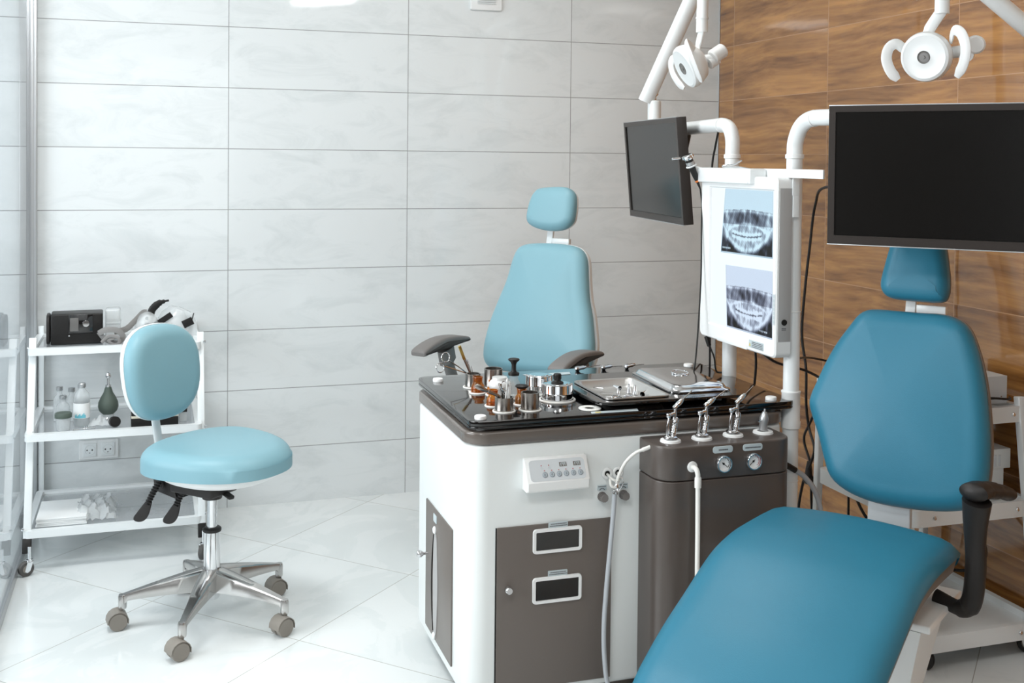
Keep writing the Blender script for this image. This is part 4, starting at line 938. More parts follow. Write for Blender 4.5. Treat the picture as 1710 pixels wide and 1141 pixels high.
p = cr([(1.424, -1.965, 1.474), (1.424, -1.968, 1.51), (1.426, -1.99, 1.55), (1.43, -2.03, 1.572), (1.438, -2.09, 1.575), (1.47, -2.2, 1.57), (1.52, -2.30, 1.545), (1.55, -2.34, 1.48)], 8)
MB().tube(p, .0225, 22).build('bent_arm', white_paint, pr_, True)
MB().tube([(1.431, -2.046, 1.5738), (1.4318, -2.051, 1.574)], .0238, 22).build('arm_joint', white_plastic, pr_, True)
MB().lathe([(.024, .7), (.0275, .703), (.0275, .72), (.026, .722), (.026, .80), (.0275, .802), (.0275, .806), (.024, .808)], 30, Matrix.Translation((1.424, -1.965, 0))).build('pole_sleeve', white_plastic, pr_, True)
for o, y in ((pl, -1.612), (pr_, -1.965)):
    for z in ((.55,) if y > -1.7 else (.55, 1.03)): MB().lathe([(.0226, z), (.0236, z+.001), (.0236, z+.003), (.0226, z+.004)], 26, Matrix.Translation((1.424, y, 0))).build('pole_seam', white_plastic, o, True)
def monitor(label, M, w, h, loc, buttons=6):
    """M: local (u right, v up, n out of the screen) to world, origin at screen centre"""
    t = thing('monitor', label, 'monitor', loc)
    bz = .017
    o = rrect(-w/2, -h/2, w/2, h/2, .004, 3); i_ = rrect(-w/2+bz, -h/2+bz+.006, w/2-bz, h/2-bz, .001, 3); n = len(o); vs = []; fs = []
    R_ = [(o, -.034), (o, -.002), ([(x*.997, y*.997) for x, y in o], 0), (i_, 0), (i_, -.0045)]
    for q, d in R_: vs += [(x, y, d) for x, y in q]
    for k in range(4):
        for i in range(n): j = (i+1) % n; fs.append((k*n+i, k*n+j, (k+1)*n+j, (k+1)*n+i))
    fs.append(tuple(reversed(range(n))))
    MB().add(vs, fs, True, M).prism(rrect(-w/2+.08, -h/2+.05, w/2-.08, h/2-.05, .02, 5), -.05, -.034, M, .006).build('housing', bezel_mat, t, True, ang=25)
    MB().prism([(x, y) for x, y in i_], -.0065, -.0042, M).build('screen', screen_mat, t, True)
    MB().box((-w/2, h/2-.001, -.008), (w/2, h/2+.0015, .0005), M, .0005).build('silver_edge', alu_frame, t, True)
    MB().box((-w/2, -h/2-.0015, -.008), (w/2, -h/2+.001, .0005), M, .0005).build('silver_edge', alu_frame, t, True)
    b = MB()
    for k in range(buttons): b.prism([(0, -.0035), (.003, 0), (0, .0035), (.0012, 0)], -.0002, .0006, M @ Matrix.Translation((w/2-.1+.0125*k, -h/2+.012, 0)))
    b.build('buttons', lcd, t, True)
    MB().box((-.05, -.05, -.075), (.05, .05, -.0505), M, .004).build('mount_plate', black_matte, t, True)
    return t
def plane_frame(c, right, normal_hint, tilt=0.):
    u = Vector(right).normalized(); v = Vector((0, 0, 1)); n_ = u.cross(v).normalized()
    if n_.dot(Vector(normal_hint)) < 0: n_ = -n_
    v = (v*math.cos(tilt)+n_*math.sin(tilt)); n_ = u.cross(v).normalized()
    return Matrix(((u.x, v.x, n_.x, c[0]), (u.y, v.y, n_.y, c[1]), (u.z, v.z, n_.z, c[2]), (0, 0, 0, 1)))
# right monitor: left edge at (1.36,-2.223), running to +x -y
u = Vector((.316, -.332, 0)).normalized(); c = Vector((1.360, -2.223, 1.4215))+u*.305
monitor('large black monitor switched off, hanging in front of the wood look wall', plane_frame(c, u, (-.7, -.7, 0)), .61, .356, (c.x, c.y, 1.24))
# left monitor: near edge at (1.346,-1.42), far edge about (1.43,-.79); top leans towards the viewer's left
u = Vector((-.085, -.634, 0)).normalized(); c = Vector((1.345, -1.405, 1.419))-u*.31; c.x += .003
Mm = plane_frame(c, u, (-1, 0, 0), R(5)) @ rot('Z', 0)
monitor('black monitor seen at a steep angle in front of the white tiled wall', Mm, .62, .357, (c.x, c.y, 1.24), 6)
MB().bar((1.462, -1.2, 1.55), (1.442, -1.19, 1.44), .05, .03, (0, 1, 0), .004).build('monitor_bracket', dark_rubber, pl, True)
MB().bar((1.545, -2.335, 1.50), (1.565, -2.385, 1.43), .05, .03, (1, 0, 0), .004).build('monitor_bracket', dark_rubber, pr_, True)
# hanging rail with hook
rl_ = thing('hanging_rail', 'flat white rail bolted across both poles above the film viewer', 'rail', (1.39, -1.84, 1.41))
MB().box((1.392, -2.152, 1.409), (1.398, -1.55, 1.4335), None, .001).build('rail_bar', white_paint, rl_, True)
MB().box((1.335, -1.86, 1.388), (1.39, -1.545, 1.4335), None, .004).bar((1.337, -1.865, 1.41), (1.391, -1.865, 1.41), .012, .043, (0, 0, 1), .003).build('rail_cover', white_paint, rl_, True)
t = thing('wire_hook', 'bent chrome wire hook lying on top of the white rail', 'hook', (1.36, -1.72, 1.4345))
MB().tube(cr([(1.355, -1.85, 1.431), (1.352, -1.78, 1.4365), (1.352, -1.72, 1.4365), (1.35, -1.685, 1.438), (1.36, -1.69, 1.442), (1.37, -1.72, 1.444), (1.372, -1.76, 1.456)], 8), .0026, 10).build('wire', chrome, t, True)
# film viewer: faces -x, thin axis x
LX = 1.352; LY0, LY1, LZ0, LZ1 = -1.995, -1.548, .905, 1.410
lbx = thing('film_viewer', 'white wall-hung film viewer with glowing screen and silver side', 'film viewer', (1.375, -1.77, LZ0))
o = rrect(LY0, LZ0, LY1, LZ1, .016, 5); i_ = rrect(-1.976, .952, -1.606, 1.372, .004, 5); n = len(o); vs = []; fs = []
ctr = (-1.77, 1.157)
for q, d in ((o, 1.401), (o, LX+.004), ([(ctr[0]+(a-ctr[0])*.985, ctr[1]+(b-ctr[1])*.985) for a, b in o], LX), ([(ctr[0]+(a-ctr[0])*1.02, ctr[1]+(b-ctr[1])*1.02) for a, b in i_], LX), (i_, LX+.007)): vs += [(d, a, b) for a, b in q]
for k in range(4):
    for i in range(n): j = (i+1) % n; fs.append((k*n+i, k*n+j, (k+1)*n+j, (k+1)*n+i))
fs.append(tuple(range(n)))
MB().add(vs, fs).build('viewer_frame', white_plastic, lbx, True, ang=25)
MB().prism([(a, b) for a, b in i_], LX+.0068, LX+.009, XR(0)).build('lit_screen', box_emit, lbx, True)
MB().box((LX+.008, LY0-.0015, .952), (1.3995, LY0+.001, 1.38), None, .0005).build('side_strip', strip_grey, lbx, True)
MB().lathe([(.006, 0), (.0085, .001), (.0085, .003), (.006, .003)], 20, frame((1.378, LY0-.0015, 1.006), (0, -1, 0))).build('power_socket', black_matte, lbx, True)
MB().box((1.371, LY0-.0022, .988), (1.385, LY0-.0016, .990)).box((1.371, LY0-.0022, .984), (1.385, LY0-.0016, .986)).build('socket_marking', ink, lbx, True)
MB().prism(rrect(-1.992, .998, -1.980, 1.085, .001, 1), LX-.0006, LX+.0004, XR(0)).build('button_strip', panel_grey, lbx, True)
bs_ = MB()
for k in range(7): bs_.box((LX-.0012, -1.9895, 1.003+k*.0118), (LX-.0007, -1.9825, 1.0115+k*.0118))
bs_.build('strip_buttons', label_mat, lbx, True)
MB().box((LX-.0022, -1.844, .9055), (LX+.002, -1.665, .9185), None, .001).build('lower_lip', white_paint, lbx, True)
MB().prism(rrect(-1.935, .916, -1.855, .938, .002, 1), LX-.0012, LX+.0004, XR(0)).build('warning_label', label_mat, lbx, True)
wl = MB()
for row in range(4): wl.box((LX-.0018, -1.932, .9185+row*.0045), (LX-.0013, -1.872, .9203+row*.0045))
wl.build('label_print', ink, lbx, True)
MB().prism([(-1.866, .92), (-1.856, .92), (-1.861, .93)], LX-.0018, LX-.0012, XR(0)).build('warning_triangle', yellow_ink, lbx, True)
MB().bar((1.398, -1.998, 1.385), (1.42, -1.998, 1.385), .004, .05, (0, 0, 1), .001).bar((1.41, -1.997, 1.30), (1.41, -1.997, 1.40), .004, .02, (1, 0, 0), .001).build('side_hanger', white_paint, lbx, True)
# film images: transmission stored per vertex of a fine grid (the film itself carries the picture)
def film_material():
    m = bpy.data.materials.new('xray_film'); m.use_nodes = True; n = m.node_tree; n.nodes.clear()
    out = n.nodes.new('ShaderNodeOutputMaterial'); tr = n.nodes.new('ShaderNodeBsdfTransparent'); gl = n.nodes.new('ShaderNodeBsdfGlossy'); mx = n.nodes.new('ShaderNodeMixShader')
    at = n.nodes.new('ShaderNodeAttribute'); at.attribute_name = 'film_tone'; nz = n.nodes.new('ShaderNodeTexNoise'); nz.inputs['Scale'].default_value = 140
    mr = n.nodes.new('ShaderNodeMapRange'); mr.inputs['To Min'].default_value = .9; mr.inputs['To Max'].default_value = 1.05
    vm = n.nodes.new('ShaderNodeVectorMath'); vm.operation = 'SCALE'
    n.links.new(nz.outputs['Fac'], mr.inputs['Value']); n.links.new(at.outputs['Color'], vm.inputs[0]); n.links.new(mr.outputs['Result'], vm.inputs['Scale'])
    n.links.new(vm.outputs[0], tr.inputs['Color']); gl.inputs['Roughness'].default_value = .2; mx.inputs['Fac'].default_value = .03
    n.links.new(tr.outputs[0], mx.inputs[1]); n.links.new(gl.outputs[0], mx.inputs[2]); n.links.new(mx.outputs[0], out.inputs['Surface'])
    return m
film_mat = film_material()
def sm(a, b, x): t = max(0, min(1, (x-a)/(b-a))); return t*t*(3-2*t)
def film(label, quad, cool, seed, fillings):
    """quad: (y,z) corners TL,TR,BR,BL as seen from the front (left = far end, +y)"""
    rnd = random.Random(seed); NU, NV = 150, 110
    t = thing('xray_film', label, 'x-ray', (LX+.005, quad[3][0], quad[3][1]))
    ph = [rnd.uniform(0, 6.3) for _ in range(12)]
    def val(u, v):
        # u 0..1 left-right, v 0 top..1 bottom
        x = (u-.5)*2
        if v < .3+.03*abs(x): return .93
        y = (v-.3)/.7
        s = .5+.10*math.sin(x*9+ph[0])*math.sin(y*7+ph[1])+.08*math.sin(x*23+ph[2])*math.sin(y*15+ph[3])+.05*math.sin(x*41+y*19+ph[4])+.05*math.sin(x*67-y*37+ph[5])*math.sin(y*53+ph[6])+.05*math.sin(x*13-y*29+ph[7])
        # sinus cavities dark
        s -= .24*math.exp(-((abs(x)-.30)/.16)**2-((y-.17)/.13)**2)+.22*math.exp(-((x)/.08)**2-((y-.2)/.15)**2)
        s += .22*math.exp(-((abs(x)-.12)/.03)**2)*(y < .3)
        s += .30*math.exp(-((y-.03-.05*abs(x))/.035)**2)
        s += .30*math.exp(-((y-.32-.25*x*x)/.035)**2)*(abs(x) < .75)
        # jaw body: bright U
        yj = .93-.55*abs(x)**2.2; inside = sm(.10, -.02, (y-yj))
        s += .22*inside*(y > .35)-.45*(1-inside)*sm(.55, .8, y)
        s += .22*math.exp(-((y-yj+.05)/.045)**2)
        s += .25*math.exp(-((abs(x)-.86+.12*y)/.07)**2)
        # teeth rows and bite line
        yb = .60-.16*x*x-.0
        if abs(x) < .58:
            tooth = .5+.5*math.cos(x*52); 
            for rowc, sg in ((yb-.055, -1), (yb+.055, 1)):
                s += (.30+.12*tooth)*math.exp(-((y-rowc)/.032)**2)
            s += .13*tooth*math.exp(-((y-yb)/.17)**2)
            s -= .5*math.exp(-((y-yb-.006*math.sin(x*50))/.011)**2)
        for fx, fy, fw_, fh in fillings: s += .8*math.exp(-((x-fx)/fw_)**4-((y-fy)/fh)**4)
        s += .16*math.exp(-(x/.11)**2)*(y > .55)*(.6+.4*math.sin(x*60))
        return max(.04, min(.97, s))
    vs = []; cs = []; fs = []
    for j in range(NV+1):
        v = j/NV
        for i in range(NU+1):
            u_ = i/NU
            a = [(1-u_)*quad[0][k]+u_*quad[1][k] for k in (0, 1)]; b = [(1-u_)*quad[3][k]+u_*quad[2][k] for k in (0, 1)]
            y, z = [(1-v)*a[k]+v*b[k] for k in (0, 1)]
            vs.append((LX+.0055+.0004*math.sin(u_*3), y, z))
            q = val(u_, v)
            if u_ < .012 or u_ > .988 or v > .975 : q = .85
            lx, ly = (u_-.03, v-.9) if seed == 1 else (u_-.72, v-.9)
            if 0 < lx < .17 and 0 < ly < .05: q = .95 if (int(lx*150)*7+int(ly*110)*3) % 5 < 3 and int(ly*110) % 3 != 1 else q
            r = q**2.1; cs.append((r*cool[0]+.03, r*cool[1]+.028, r**.88*cool[2]+.024, 1))
    W1 = NU+1
    for j in range(NV):
        for i in range(NU): k = j*W1+i; fs.append((k, k+1, k+W1+1, k+W1))
    me = bpy.data.meshes.new('film_sheet'); Mi = root_matrix(t).inverted(); me.from_pydata([tuple(Mi @ Vector(p)) for p in vs], [], fs)
    at = me.color_attributes.new('film_tone', 'FLOAT_COLOR', 'POINT'); at.data.foreach_set('color', [x for c_ in cs for x in c_])
    me.materials.append(film_mat); o = bpy.data.objects.new('film_sheet', me); COL.objects.link(o); o.parent = t
film('upper dental x-ray film with bluish jaw image on the lit viewer', [(-1.692, 1.371), (-1.964, 1.371), (-1.967, 1.181), (-1.668, 1.176)], (.80, .94, 1.0), 1, [])
film('lower dental x-ray film with bright fillings on the lit viewer', [(-1.70, 1.140), (-1.967, 1.146), (-1.972, .954), (-1.712, .954)], (.86, .91, 1.0), 2, [(-.36, .47, .03, .09), (-.28, .5, .02, .07), (-.34, .72, .025, .08), (.34, .53, .05, .05), (.22, .5, .03, .05), (.4, .66, .12, .03)])
# endoscope camera hanging in a wire holder, with its cable
t = thing('endoscope_camera', 'chrome and black endoscope camera handle hanging left of the film viewer', 'endoscope', (1.32, -1.55, 1.4))
dz = Vector((.035, 0, -.078)).normalized(); mm = frame((1.299, -1.55, 1.4725), dz)
MB().lathe([(.0, 0), (.015, .0), (.019, .002), (.019, .010), (.014, .012), (.013, .016)], 28, mm).lathe([(0, -.028), (.004, -.027), (.004, -.0), (0, 0)], 12, frame((1.275, -1.55, 1.462), (1, 0, .1))).build('camera_ring', chrome, t, True)
MB().lathe([(.0125, .014), (.0125, .026), (0, .026)], 24, mm).build('camera_neck', black_matte, t, True)
MB().lathe([(.0135, .024), (.0135, .034), (.0115, .036)], 24, mm).build('silver_band', alu_frame, t, True)
MB().lathe([(.0115, .035), (.0105, .05), (.0085, .075), (.0065, .088)], 22, mm).lathe([(.0048, .092), (.0035, .106), (.002, .12)], 18, mm).build('camera_grip', black_matte, t, True)
MB().lathe([(.0068, .087), (.0066, .0925), (.005, .0935)], 20, mm).build('orange_band', amber_cord, t, True)
a = mm @ Vector((0, 0, .118))
MB().tube(cr([a, a+Vector((.006, 0, -.05)), (1.348, -1.56, 1.25), (1.338, -1.58, 1.1), (1.322, -1.6, .97), (1.305, -1.62, .87), (1.288, -1.64, .815), (1.30, -1.60, .792), (1.37, -1.5, .7895), (1.41, -1.45, .7885), (1.45, -1.40, .74), (1.46, -1.38, .5), (1.46, -1.36, .05), (1.5, -1.3, .008)], 8), .0026, 8).build('camera_cable', cable_mat, t, True)
MB().ring((0, 0, 0), .0145, .0028, frame(mm @ Vector((0, 0, .038)), dz), 26, 8).tube([(1.327, -1.555, 1.436), (1.334, -1.56, 1.433), (1.345, -1.56, 1.431)], .003, 8).build('wire_holder', white_plastic, rl_, True)
# ------------------------------------------------------------------ operating lamps on sprung arms
def lamp(label, stem_top, stem_bot, head, front, side, rad, arm_a, arm_b, lens_r, joint=None):
    t = thing('operating_lamp', label, 'lamp', (head[0], head[1], head[2]-.08))
    st_ = Vector(stem_top); sb = Vector(stem_bot); hd = Vector(head); f = Vector(front).normalized(); s_ = Vector(side); s_ = (s_-f*s_.dot(f)).normalized()
    MB().tube([arm_a, arm_b], .03, 22, flat=(1, .72)).build('arm', white_paint, t, True)
    MB().tube([st_, sb+Vector((0, 0, .045))], .019, 22).tube([sb+Vector((0, 0, .05)), sb+Vector((0, 0, .045))], .0215, 22).tube([sb+Vector((0, 0, .045)), sb], .0195, 22).build('stem', white_paint, t, True)
    fr = Matrix(((s_.x, f.cross(s_).x, f.x, hd.x), (s_.y, f.cross(s_).y, f.y, hd.y), (s_.z, f.cross(s_).z, f.z, hd.z), (0, 0, 0, 1)))
    # crescent bracket from stem to lamp head
    back = hd-f*.035
    br = cr([sb+Vector((0, 0, .01)), sb+(back-sb)*.35-s_*.028+Vector((0, 0, -.004)), sb+(back-sb)*.7-s_*.026, back], 8)
    MB().tube(br, [.016]*8+[.014]*8+[.013]*9, 14, flat=(.55, 1)).build('bracket', white_paint, t, True)
    hsb = MB().lathe([(0, -.052), (rad*.45, -.05), (rad*.8, -.035), (rad*.95, -.012), (rad, .004), (rad, .012), (rad*.95, .022), (rad*.85, .0255), (rad*.8, .0245), (lens_r*1.2, .027), (lens_r, .027)], 44, fr, caps=False).build('lamp_head', white_paint, t, True)
    MB().lathe([(lens_r*1.05, .0268), (lens_r, .0285), (lens_r*.7, .0265), (0, .0262)], 28, fr).lathe([(lens_r*.3, .0262), (lens_r*.25, .029), (0, .029)], 16, fr).build('lens', lcd, t, True)
    vv = fr.to_3x3() @ Vector((0, 1, 0))
    if vv.z < 0: vv = -vv
    for sg in (-1, 1):
        c0 = hd+s_*sg*rad*.92; k = 1.0 if sg > 0 else .8
        pts = [c0-f*.012+vv*rad*.45*k, c0+s_*sg*.018*k+vv*rad*.85*k+f*.006, c0+s_*sg*.040*k+vv*rad*.70*k+f*.018, c0+s_*sg*.050*k+vv*rad*.15+f*.026, c0+s_*sg*.040*k-vv*rad*.45*k+f*.028, c0+s_*sg*.016-vv*rad*.95*k+f*.024]
        MB().tube(cr(pts, 6), [.010, .011]+[.0125]*22+[.0125]*4+[.011, .009, .007], 14, flat=(.42, 1.15)).build('handle', white_plastic, t, True)
    j_ = Vector(joint).normalized() if joint else s_
    c1 = (hd+Vector(joint)-j_*.045) if joint else hd+s_*rad*1.05-f*.03
    s_ = j_
    MB().tube([hd-f*.03+s_*rad*.2, c1+s_*.03], .016, 18).lathe([(0, -.028), (.02, -.027), (.0245, -.022), (.0245, .022), (.02, .027), (0, .028)], 26, frame(c1+s_*.045+Vector((0, 0, .012)), f+s_*.4)).lathe([(0, -.02), (.017, -.018), (.019, .016), (0, .02)], 22, frame(c1+s_*.02-f*.01-Vector((0, 0, .012)), f+s_*.2)).build('joint', white_plastic, t, True)
    return t
la = lamp('white operating lamp head turned away, hanging over the left monitor', (1.462, -1.335, 2.12), (1.455, -1.34, 1.885), (1.405, -1.352, 1.772), (-.90, .10, -.46), (-.05, -.95, .2), .074, (1.441, -.932, 1.672), (1.615, -1.13, 2.22), .02, (.088, -.03, .028))
MB().tube([(1.61, -1.125, 2.21), (1.54, -1.24, 2.2), (1.462, -1.335, 2.11)], .022, 20).build('arm_elbow', white_paint, la, True)
MB().tube([(1.472, -.94, 1.67), (1.466, -.945, 1.71)], .009, 16).bar((1.452, -.94, 1.688), (1.475, -.943, 1.71), .03, .03, (0, 0, 1), .006).build('arm_pivot', chrome, la, True)
lb_ = lamp('white round operating lamp facing forward above the large monitor', (1.752, -2.175, 2.12), (1.743, -2.175, 1.86), (1.694, -2.18, 1.742), (-.85, -.50, -.16), (.66, -.74, .12), .068, (1.70, -2.28, 1.965), (2.02, -2.32, 1.735), .017)
MB().tube([(1.752, -2.175, 2.11), (1.735, -2.22, 2.1), (1.71, -2.27, 1.985)], .022, 20).build('arm_elbow', white_paint, lb_, True)
# ------------------------------------------------------------------ patient chairs
def patient_chair(label, loc, yaw, back, head, lean, bz, bb, vin, shell, arms, dx=0., seat_prof=None, seatw=.24, head_lean=None, full=True):
    t = thing('patient_chair', label, 'chair', loc, -yaw)
    X = lambda b: -b
    L = R(lean); 
    def bf(off, sgn, b0):
        def fn(u, v, h):
            return (u, -b0 + v*math.sin(L) - sgn*h*math.cos(L) - off - .18*(u-dx)**2*sgn, bz + v*math.cos(L) + sgn*h*math.sin(L))
        return fn
    ob = [(p.x, p.y) for p in cr([(a, b, 0) for a, b in back], 3, True)]
    oh = [(p.x, p.y) for p in cr([(a, b, 0) for a, b in head], 3, True)]
    rings_mesh(MB(), cushion_rings(ob, .05, .048, .018, 14), bf(0, 1, bb-.05)).build('backrest', vin, t, ang=80)
    ob2 = [(dx+(a-dx)*1.002, .25+(b-.25)*1.004) for a, b in ob]
    rings_mesh(MB(), cushion_rings(ob2, .03, .02, .004, 6, back=-.003), bf(0, -1, bb-.05)).build('backrest_shell', shell, t, ang=80)
    rings_mesh(MB(), cushion_rings(oh, .045, .036, .003, 14), bf(0, 1, bb-.055)).build('headrest', vin, t, ang=80)
    oh2 = [(a, b) for a, b in oh]
    rings_mesh(MB(), cushion_rings(oh2, .022, .018, .004, 5, back=-.002), bf(0, -1, bb-.055)).build('headrest_shell', shell, t, ang=80)
    hx = sum(a for a, b in oh)/len(oh)
    y0 = -bb+.07; pt = lambda u, v, o_=0.: (u, -bb+.055+o_+v*math.sin(L), bz+v*math.cos(L))
    MB().bar(pt(hx-.018, .38, .035), pt(hx-.018, .60, .035), .026, .012, (0, 1, 0), .002).build('headrest_post', white_paint, t)
    MB().bar(pt(hx+.0, .507, .03), pt(hx+.075, .507, .03), .02, .022, (0, 0, 1), .002).build('headrest_clamp', white_paint, t)
    # seat: profile (b,z) swept across, crowned, with rounded rims
    prof = cr([(b, z, 0) for b, z in seat_prof], 5); K = len(prof); vs = []; fs = []; ve = []; fe = []
    cs = []
    NS = 22
    th = .062
    for i, q in enumerate(prof):
        b, z = q.x, q.y; qa = prof[max(0, i-1)]; qb = prof[min(K-1, i+1)]; d = (Vector((qb.x, qb.y))-Vector((qa.x, qa.y))).normalized(); nb, nz = -d.y, d.x
        w = seatw*(1 if i > 2 else (.93, .975, .99)[i])
        if i > K-4: w = seatw*(.99, .96, .9)[i-K+3]
        ring = []
        for j in range(NS+1):
            s_ = -1+2*j/NS; x = s_*w; e = max(0, (abs(s_)-.78)/.22); hgt = .016*(1-s_*s_) - .019*e**2.4
            endd = min(1, i/5, (K-1-i)/4); hgt -= .035*(1-endd)**2
            ring.append((x, -(b+nb*hgt), z+nz*hgt))
        cs.append((ring, w, b, z, nb, nz))
    n = NS+1
    for ring, *_ in cs: vs += ring
    for i in range(K-1):
        for j in range(NS): fs.append((i*n+j, i*n+j+1, (i+1)*n+j+1, (i+1)*n+j))
    # upper pad closes onto its under face
    base = len(vs)
    for ring, w, b, z, nb, nz in cs:
        for j in range(n): s_ = -1+2*j/NS; vs.append((s_*w, -(b-nb*.03), z-nz*.03))
    for i in range(K-1):
        for j in range(NS): fs.append((base+i*n+j, base+(i+1)*n+j, base+(i+1)*n+j+1, base+i*n+j+1))
        for j in (0, NS): fs.append((i*n+j, (i+1)*n+j, base+(i+1)*n+j, base+i*n+j))
    for i in (0, K-1):
        for j in range(NS): fs.append((i*n+j, i*n+j+1, base+i*n+j+1, base+i*n+j))
    MB().add(vs, fs).build('seat_cushion', vin, t, ang=85)
    vs = []; fs = []
    for k_, (lo_, inn) in enumerate(((.0285, .008), (.035, .006), (th+.005, .012), (th+.012, .024))):
        for ring, w, b, z, nb, nz in cs: vs += [(-(w-inn), -(b-nb*lo_), z-nz*lo_), ((w-inn), -(b-nb*lo_), z-nz*lo_)]
    for k_ in range(3):
        for i in range(K-1):
            for s_ in (0, 1): a = k_*2*K+i*2+s_; fs.append((a, a+2, a+2*K+2, a+2*K))
    for q in (0, 3):
        for i in range(K-1): a = q*2*K+i*2; fs.append((a, a+1, a+3, a+2))
    for k_ in range(3):
        for i in (0, K-1): a = k_*2*K+i*2; fs.append((a, a+1, a+2*K+1, a+2*K))
    MB().add(vs, fs).build('seat_shell', shell, t, ang=60)
    # back support, pedestal, base
    MB().bar((dx-.015, -bb+.10, bz+.25), (dx-.015, -bb+.085, .44), .11, .02, (0, 1, 0), .004).build('back_support', panel_grey, t)
    MB().box((-.17, -.12, .40), (.225, .15, .418), None, .004).build('seat_plate', white_paint, t)
    MB().add([(.02, -.12, .40), (.205, -.12, .40), (.205, .09, .40), (.02, .09, .40), (.07, -.07, .15), (.15, -.07, .15), (.15, .05, .15), (.07, .05, .15)], [(0, 1, 2, 3), (4, 7, 6, 5), (0, 4, 5, 1), (1, 5, 6, 2), (2, 6, 7, 3), (3, 7, 4, 0)]).build('pedestal', white_paint, t)
    MB().lathe([(.09, .05), (.085, .16), (.05, .165), (0, .165)], 30).build('lift_column', chrome, t)
    MB().prism(rrect(-.17, -.16, .17, .19, .08, 8), 0, .05, None, .012).build('base_plate', white_body, t)
    for (a_, kind) in arms:
        m_ = arm_black if kind == 'dark' else grey_rubber
        sg = 1 if a_ > 0 else -1
        if kind == 'dark':
            post = cr([(a_-.11, .05, .428), (a_-.05, .035, .418), (a_-.022, .022, .445), (a_-.012, .012, .53), (a_-.012, .0, .62), (a_-.006, -.015, .69)], 7)
            MB().tube(post, [.016]*7+[.019]*5+[.022]*14+[.0225+.0009*k for k in range(len(post)-26)], 20, flat=(.95, 1.1)).build('arm_post', m_, t)
            pad = cr([(a_-.012, -.045, .712), (a_-.006, -.015, .713), (a_+.004, .03, .706), (a_+.022, .09, .692), (a_+.030, .125, .678)], 7)
            MB().tube(pad, [.012, .02, .025]+[.029]*8+[.027]*7+[.023]*(len(pad)-20)+[.019, .010], 18, flat=(1.15, .72)).build('arm_pad', m_, t)
        else:
            z0 = .0
            post = cr([(a_, .10, .50), (a_, .06, .56), (a_, .005, .66), (a_, -.02, .735)], 7)
            MB().tube(post, [.02]*8+[.023]*8+[.036]*6, 16, flat=(.7, 1.2)).build('arm_post', m_, t)
            out = [(-.195, .734), (-.192, .750), (-.15, .766), (-.09, .778), (-.03, .781), (.04, .776), (.095, .766), (.104, .757), (.10, .748), (.05, .75), (0, .754), (-.05, .756), (-.10, .748), (-.16, .732), (-.19, .728)]
            o2 = [(p.x, p.y) for p in cr([(x, y, 0) for x, y in out], 3, True)]
            MB().prism(o2, a_-.034, a_+.034, Matrix(((0, 0, 1, 0), (1, 0, 0, 0), (0, 1, 0, 0), (0, 0, 0, 1))), .010, 4).build('arm_pad', m_, t, ang=60)
            MB().bar((a_*.5, .12, .50), (a_+.02*sg, .10, .50), .04, .02, (0, 0, 1), .004).build('arm_bracket', m_, t)
    return t
BR = [(-.058, .497), (-.003, .499), (.065, .499), (.127, .500), (.169, .489), (.196, .464), (.221, .408), (.241, .339), (.255, .263), (.264, .188), (.266, .114), (.258, .068), (.225, .03), (.189, .015), (.126, .004), (.043, -.001), (-.023, .002), (-.08, .017), (-.122, .045), (-.144, .09), (-.165, .148), (-.195, .216), (-.197, .248), (-.184, .29), (-.163, .35), (-.139, .402), (-.110, .45), (-.088, .482)]
HR = [(-.02, .69), (-.035, .616), (-.041, .569), (-.032, .543), (-.009, .531), (.042, .529), (.115, .531), (.132, .550), (.133, .587), (.124, .641), (.112, .69), (.09, .712), (.045, .716), (.0, .712)]
SP = [(-.10, .535), (-.07, .556), (0, .562), (.05, .564), (.13, .565), (.2, .559), (.265, .547), (.33, .524), (.41, .490), (.507, .450), (.588, .408), (.638, .376), (.70, .32), (.745, .25)]
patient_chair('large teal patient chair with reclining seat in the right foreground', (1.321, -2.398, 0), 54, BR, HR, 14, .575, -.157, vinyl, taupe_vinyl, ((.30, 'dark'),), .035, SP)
BL = [(-.16, .469), (-.124, .490), (-.051, .498), (.04, .498), (.104, .489), (.138, .464), (.153, .426), (.162, .372), (.177, .296), (.197, .237), (.213, .169), (.222, .117), (.219, .065), (.20, .03), (.15, .006), (.05, -.006), (-.074, -.010), (-.166, -.012), (-.222, -.004), (-.248, .02), (-.257, .055), (-.256, .103), (-.242, .184), (-.217, .266), (-.192, .345), (-.178, .42)]
HL = [(-.100, .703), (-.081, .715), (-.016, .722), (.04, .720), (.072, .698), (.082, .661), (.083, .61), (.076, .582), (.047, .558), (-.002, .548), (-.067, .552), (-.113, .569), (-.127, .596), (-.125, .638), (-.115, .68)]
SL = [(-.14, .555), (-.1, .585), (-.05, .6), (.0, .605), (.08, .605), (.14, .59), (.18, .55), (.205, .49), (.215, .42), (.22, .35)]
HL = [(a-.012, b) for a, b in HL]
patient_chair('blue patient chair in brightly lit tone with grey armrests standing behind the treatment cabinet', (.965, -.837, 0), 50, BL, HL, 12, .637, -.157, vinyl_lit, white_plastic, ((-.29, 'grey'), (.29, 'grey')), -.017, SL)
